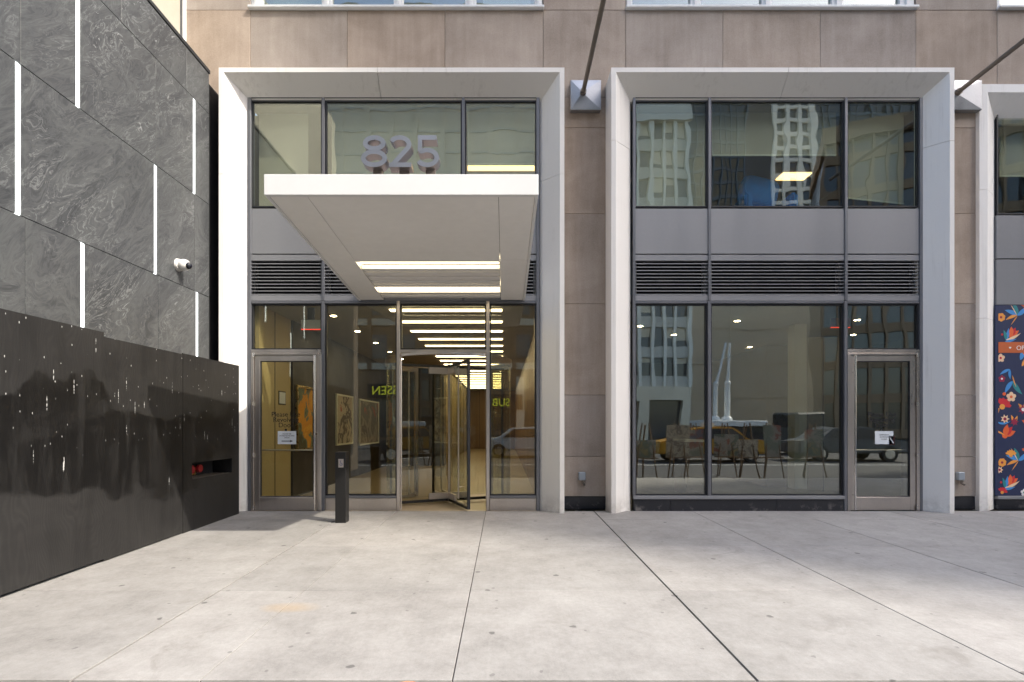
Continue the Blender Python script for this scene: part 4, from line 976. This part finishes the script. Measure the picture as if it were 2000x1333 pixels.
box('orange_band', PM[CI['band']], po, c3[0]+.021, c3[3]-.021, PY0-.0042, PY0-.0022, g3z(690), g3z(669))
text('lettering', 'OP', .104, PM[CI['white']], po, g3x(1982.0), PY0-.0048, g3z(684.5), .0004, 'LEFT')
hx, hz = pt(1970, 680); h = .02
MB().add([(hx+h*.062*16*math.sin(q)**3, PY0-.0048, hz+h*.062*(13*math.cos(q)-5*math.cos(2*q)-2*math.cos(3*q)-math.cos(4*q))) for q in [i*2*math.pi/24 for i in range(24)]], [tuple(range(24))]).build('heart', PM[CI['white']], po)

# ================================================================== ACROSS THE STREET (seen in the glass)
m_bw = simple('pale_concrete_fins', (.8, .78, .7), .7, 0, .06, .6, .03)
m_bs = simple('grey_spandrel_far', (.55, .53, .47), .6, 0, .1, .6, .03)
m_bg = NT('far_window_glass'); m_bg = m_bg.principled((.05, .055, .06), .08, 0, None, spec=.9)
m_bst = simple('beige_masonry_far', (.72, .64, .5), .8, 0, .1, .3, .05)
m_bbr = simple('brown_masonry_far', (.28, .19, .12), .8, 0, .15, .4, .05)
m_bwt = simple('white_tower_far', (.84, .82, .76), .7, 0, .05, .4, .03)
m_bblu = simple('blue_mullion_far', (.10, .14, .18), .4, .3, .1, .5, .03)
def offbuild(name, label, x0, x1_, yf, dep, h, fl, sp, mm, mw, cat='building', fin=.25, rot=0, z0=0, fd=.45, band=.9, M=None, ft=.28):
    o = thing(name, ((x0+x1_)/2, yf, 0), label, cat, 'buildings across the street')
    T = Matrix.Identity(4) if not rot else Matrix.Translation((x0, yf, 0)) @ Matrix.Rotation(R(rot), 4, 'Z') @ Matrix.Translation((-x0, -yf, 0))
    MB().box(x0, x1_, yf-dep, yf, -.31, h).xform(T).build('body', mw[0], o)
    f = MB(); n = int((x1_-x0)/sp)
    for i in range(n+1): xx_ = x0+(x1_-x0)*i/n; f.box(xx_-ft/2, xx_+ft/2, yf+.005, yf+fd, z0, h)
    f.xform(T).build('fins', mm, o)['kind'] = 'stuff'
    b = MB(); z = z0
    while z < h - .5: b.box(x0, x1_, yf+.003, yf+fd*.5, z, z+band); z += fl
    b.xform(T).build('floor_bands', mw[1], o)['kind'] = 'stuff'
    MB().box(x0-.2, x1_+.2, yf-dep-.2, yf+fd+.2, h, h+1.6).xform(T).build('roof_parapet', mm, o)
    return o, T
oB, T = offbuild('office_block', 'pale finned office block reflected in the left shop panes', 4.0, 17.2, -40, 18, 29.5, 2.75, 1.2, m_bw, (m_bg, m_bs), z0=4.9, band=1.0)
bl = MB()
for i in range(11):
    for j in range(9):
        if random.random() < .45: hh = random.uniform(.4, 1.5); bl.box(4.0+1.2*i+.2, 4.0+1.2*i+1.0, -39.995, -39.98, 5.9+2.75*j+1.7-hh, 5.9+2.75*j+1.72)
bl.build('window_blinds', m_bst, oB)['kind'] = 'stuff'
MB().box(4.0, 17.2, -39.99, -39.4, 3.6, 4.88).build('ground_floor_band', m_bst, oB)
for xx_ in (4.4, 8.6, 12.8, 16.8): MB().box(xx_-.35, xx_+.35, -39.99, -39.3, -.06, 3.6).build('pier', m_bst, oB)
offbuild('masonry_building', 'plain beige masonry building reflected beside the crane truck', 22.0, 49.5, -74, 20, 24, 5.5, 9.5, m_bst, (m_bst, m_bst), band=.2, fd=.15)
offbuild('residential_tower', 'white balconied tower reflected in the wide upper shop pane', 66.5, 76.0, -120, 14, 100, 3.3, 3.1, m_bwt, (m_bg, m_bwt), band=.9, ft=1.0, fd=.8)
offbuild('glass_tower', 'dark blue glass tower reflected in the upper shop panes', 44, 62, -125, 18, 96, 3.5, 1.8, m_bblu, (m_bg, m_bblu), band=.7)
offbuild('dark_tower', 'dark glass tower filling the upper right shop panes in reflection', 79, 112, -125, 16, 104, 3.5, 2.2, m_bblu, (m_bg, m_bblu), band=.7)
offbuild('mullioned_building', 'dark building with close vertical mullions reflected at the right of the shop glass', 34, 70, -47, 14, 31, 3.6, 1.35, m_bbr, (m_bg, m_bbr), band=.9, rot=26)
offbuild('corner_tower', 'tall tower down the street whose shade falls across the facade', 80.0, 112, -30, 15, 112, 3.6, 2.4, m_bs, (m_bst, m_bs), band=.9)
offbuild('apartment_block', 'tall beige apartment block reflected in the panes above the canopy', -52, 9.0, -66, 16, 60, 3.1, 3.4, m_bst, (m_bst, m_bs), band=.25, ft=.5, fd=.2)
oS, T = offbuild('shop_building', 'low brown shop building with glowing lettering reflected in the entrance glass', -46, 3.0, -31.5, 16, 15, 3.4, 2.2, m_bbr, (m_bbr, m_bst), z0=5.6, band=.5, fd=.2)
wn = MB()
for i in range(22):
    for j in range(3): wn.box(-46+2.2*i+.45, -46+2.2*i+1.75, -31.495, -31.45, 6.4+3.4*j, 8.3+3.4*j)
wn.build('windows', m_bg, oS)['kind'] = 'stuff'
MB().box(-46, 3, -31.495, -31.46, .4, 3.3).build('shop_glass', m_bg, oS)
for xx_ in (-40, -31, -22, -13, -5.5, 1.2): MB().box(xx_-.3, xx_+.3, -31.495, -31.2, -.06, 5.0).build('pier', m_bst, oS)
m_neon = emis('neon_yellow', (.85, .95, .10), .45)
for (s, px, py, hpx, lab, nm) in (('ESSEN', 757, 766+5, 17, 'yellow glowing shop lettering reading ESSEN across the street', 'neon_sign'), ('SUB', 979, 787+6, 14, 'yellow glowing shop lettering reading SUB across the street', 'neon_sign')):
    yq = -31.0; dm = .5 - yq + D; xq = (px-PX)*dm/F; zq = CH+(PY-py)*dm/F
    o = thing(nm, (xq, yq, zq), lab, 'shop sign', 'glowing shop signs across the street')
    text('lettering', s, hpx*dm/F/.7, m_neon, o, xq, yq, zq, .03, flip=True)
    box('sign_board', m_dark, o, xq-1.6, xq+1.6, yq-.3, yq-.06, zq-.25, zq+.85)
# vehicles and art easels by the kerb, seen only in the glass
m_taxi = simple('taxi_yellow', (.5, .25, .02), .3, 0, .03, 3, .0); m_tyre = simple('tyre_rubber', (.02, .02, .02), .8); m_vw = simple('vehicle_white', (.75, .75, .72), .35); m_vd = simple('vehicle_dark', (.03, .035, .04), .3)
RZ = -.20
def car(x, y, label, mm, L=4.7, Wd=1.85, fl=1):
    o = thing('car', (x, y, RZ), label, 'car', 'cars in the street')
    pr = [(-L/2, .35), (-L/2, .85), (-L/2+.9, .95), (-L/2+1.5, 1.42), (L/2-1.7, 1.45), (L/2-1.0, .95), (L/2-.05, .85), (L/2, .35)]
    MB().prism([(x+a*fl, y-Wd/2, RZ+b) for a, b in pr], (0, 0, 0), (0, Wd, 0)).build('body', mm, o, bev=.06, seg=2, smooth=True)
    for s in (-1, 1):
        wp = [(-L/2+1.12, .97), (-L/2+1.58, 1.36), (L/2-1.75, 1.38), (L/2-1.2, .97)]
        MB().prism([(x+a*fl, y+s*(Wd/2+.004), RZ+b) for a, b in wp], (0, 0, 0), (0, s*.008, 0)).build('side_window', m_bg, o)
    for a in (-L/2+.9, L/2-.95):
        for s in (-1, 1):
            w_ = MB().tube((x+a*fl, y+s*(Wd/2-.2), RZ+.335), (x+a*fl, y+s*(Wd/2+.01), RZ+.335), .33, n=20).build('wheel', m_tyre, o, smooth=True)
            MB().tube((x+a*fl, y+s*(Wd/2+.011), RZ+.335), (x+a*fl, y+s*(Wd/2+.02), RZ+.335), .2, n=16).build('rim', m_steel, w_)
    for s in (-.6, .6): box('headlight', m_vw, o, x+fl*L/2-.03, x+fl*L/2+.02, y+s-.15, y+s+.15, RZ+.62, RZ+.74)
    return o
tx = car(8.6, -13.4, 'yellow taxi in the street reflected in the wide shop pane', m_taxi)
box('roof_lamp', m_vw, tx, 8.35, 8.75, -13.5, -13.3, RZ+1.452, RZ+1.6)
car(-3.2, -13.8, 'dark car in the street reflected behind the lobby pictures', m_vd)
car(1.2, -16.6, 'white car in the street reflected beside the revolving door', m_vw)
car(14.6, -14.0, 'grey car in the street reflected in the right glass door', simple('vehicle_grey', (.10, .105, .11), .3))
tk = thing('crane_truck', (9.2, -19, RZ), 'white truck with two raised folding arms reflected in the wide shop pane', 'truck')
box('flatbed', m_vw, tk, 10.2, 13.6, -20.1, -17.9, RZ+1.45, RZ+1.75, bev=.03); box('chassis', m_vd, tk, 9.8, 14.8, -19.8, -18.2, RZ+.75, RZ+1.449); box('cab', m_vd, tk, 14.85, 16.4, -20.1, -17.9, RZ+.5, RZ+2.2, bev=.1); box('cab_window', m_bg, tk, 15.1, 16.2, -17.895, -17.88, RZ+1.4, RZ+2.0)
for a in (10.4, 11.6, 15.5):
    for s in (-20.0, -18.2): MB().tube((a, s, RZ+.48), (a, s+.3, RZ+.48), .47, n=20).build('wheel', m_tyre, tk, smooth=True)
for bx_, tipx in ((11.12, 11.68), (11.78, 11.86)):
    MB().ball((bx_, -19, RZ+1.8), .3, .3, .22).build('turntable', m_vw, tk, smooth=True)
    MB().tube((bx_, -19, RZ+1.76), (bx_+.03, -19, RZ+3.7), .13, .11).build('lower_arm', m_vw, tk, smooth=True); MB().tube((bx_+.03, -19, RZ+3.6), (tipx, -19, RZ+5.9), .085, .06).build('upper_arm', m_vw, tk, smooth=True)
    MB().ball((bx_+.03, -19, RZ+3.7), .15, .15, .15).build('elbow', m_vw, tk, smooth=True)
arts = [abstract('street_art_a', [(0, (.4, .16, .12)), (.45, (.42, .39, .33)), (.55, (.18, .22, .18)), (.62, (.4, .32, .16))], 2, 2.2), abstract('street_art_b', [(0, (.35, .3, .24)), (.46, (.55, .48, .36)), (.56, (.25, .2, .16)), (.64, (.6, .55, .45))], 3.2, 6.1),
        abstract('street_art_c', [(0, (.25, .28, .22)), (.46, (.40, .36, .3)), (.55, (.36, .14, .11)), (.62, (.2, .2, .24))], 2, 11.3)]
spots = [(1262, 'red'), (1325, 'grey'), (1357, 'green'), (1418, 'dark'), (1462, 'brown'), (1510, 'pale'), (1590, 'small')]
for k, (px, w_) in enumerate(spots):
    ye = -6.35 - .16*((k*5) % 4); xe = (px-PX)*(.5-ye+D)/F
    o = thing('art_easel', (xe, ye, RZ), ORD[k] + ' street art easel from the left in the shop reflection', 'easel', 'art easels reflected in the shop glass')
    hh = .5 + .14*((k*3) % 4)
    pw = (.24, .33, .27, .36, .3, .22, .28)[k]
    box('picture', arts[k % 3], o, xe-pw, xe+pw, ye+.03, ye+.05, RZ+.62, RZ+.62+hh)
    box('picture_ledge', m_wood, o, xe-.34, xe+.34, ye+.0, ye+.07, RZ+.58, RZ+.615)
    for a in (-.3, .3): MB().tube((xe+a, ye+.12, RZ), (xe+a*.25, ye-.02, RZ+1.6), .02, n=8).build('leg', m_wood, o)
    MB().tube((xe, ye-.45, RZ), (xe, ye-.03, RZ+1.55), .02, n=8).build('leg', m_wood, o)
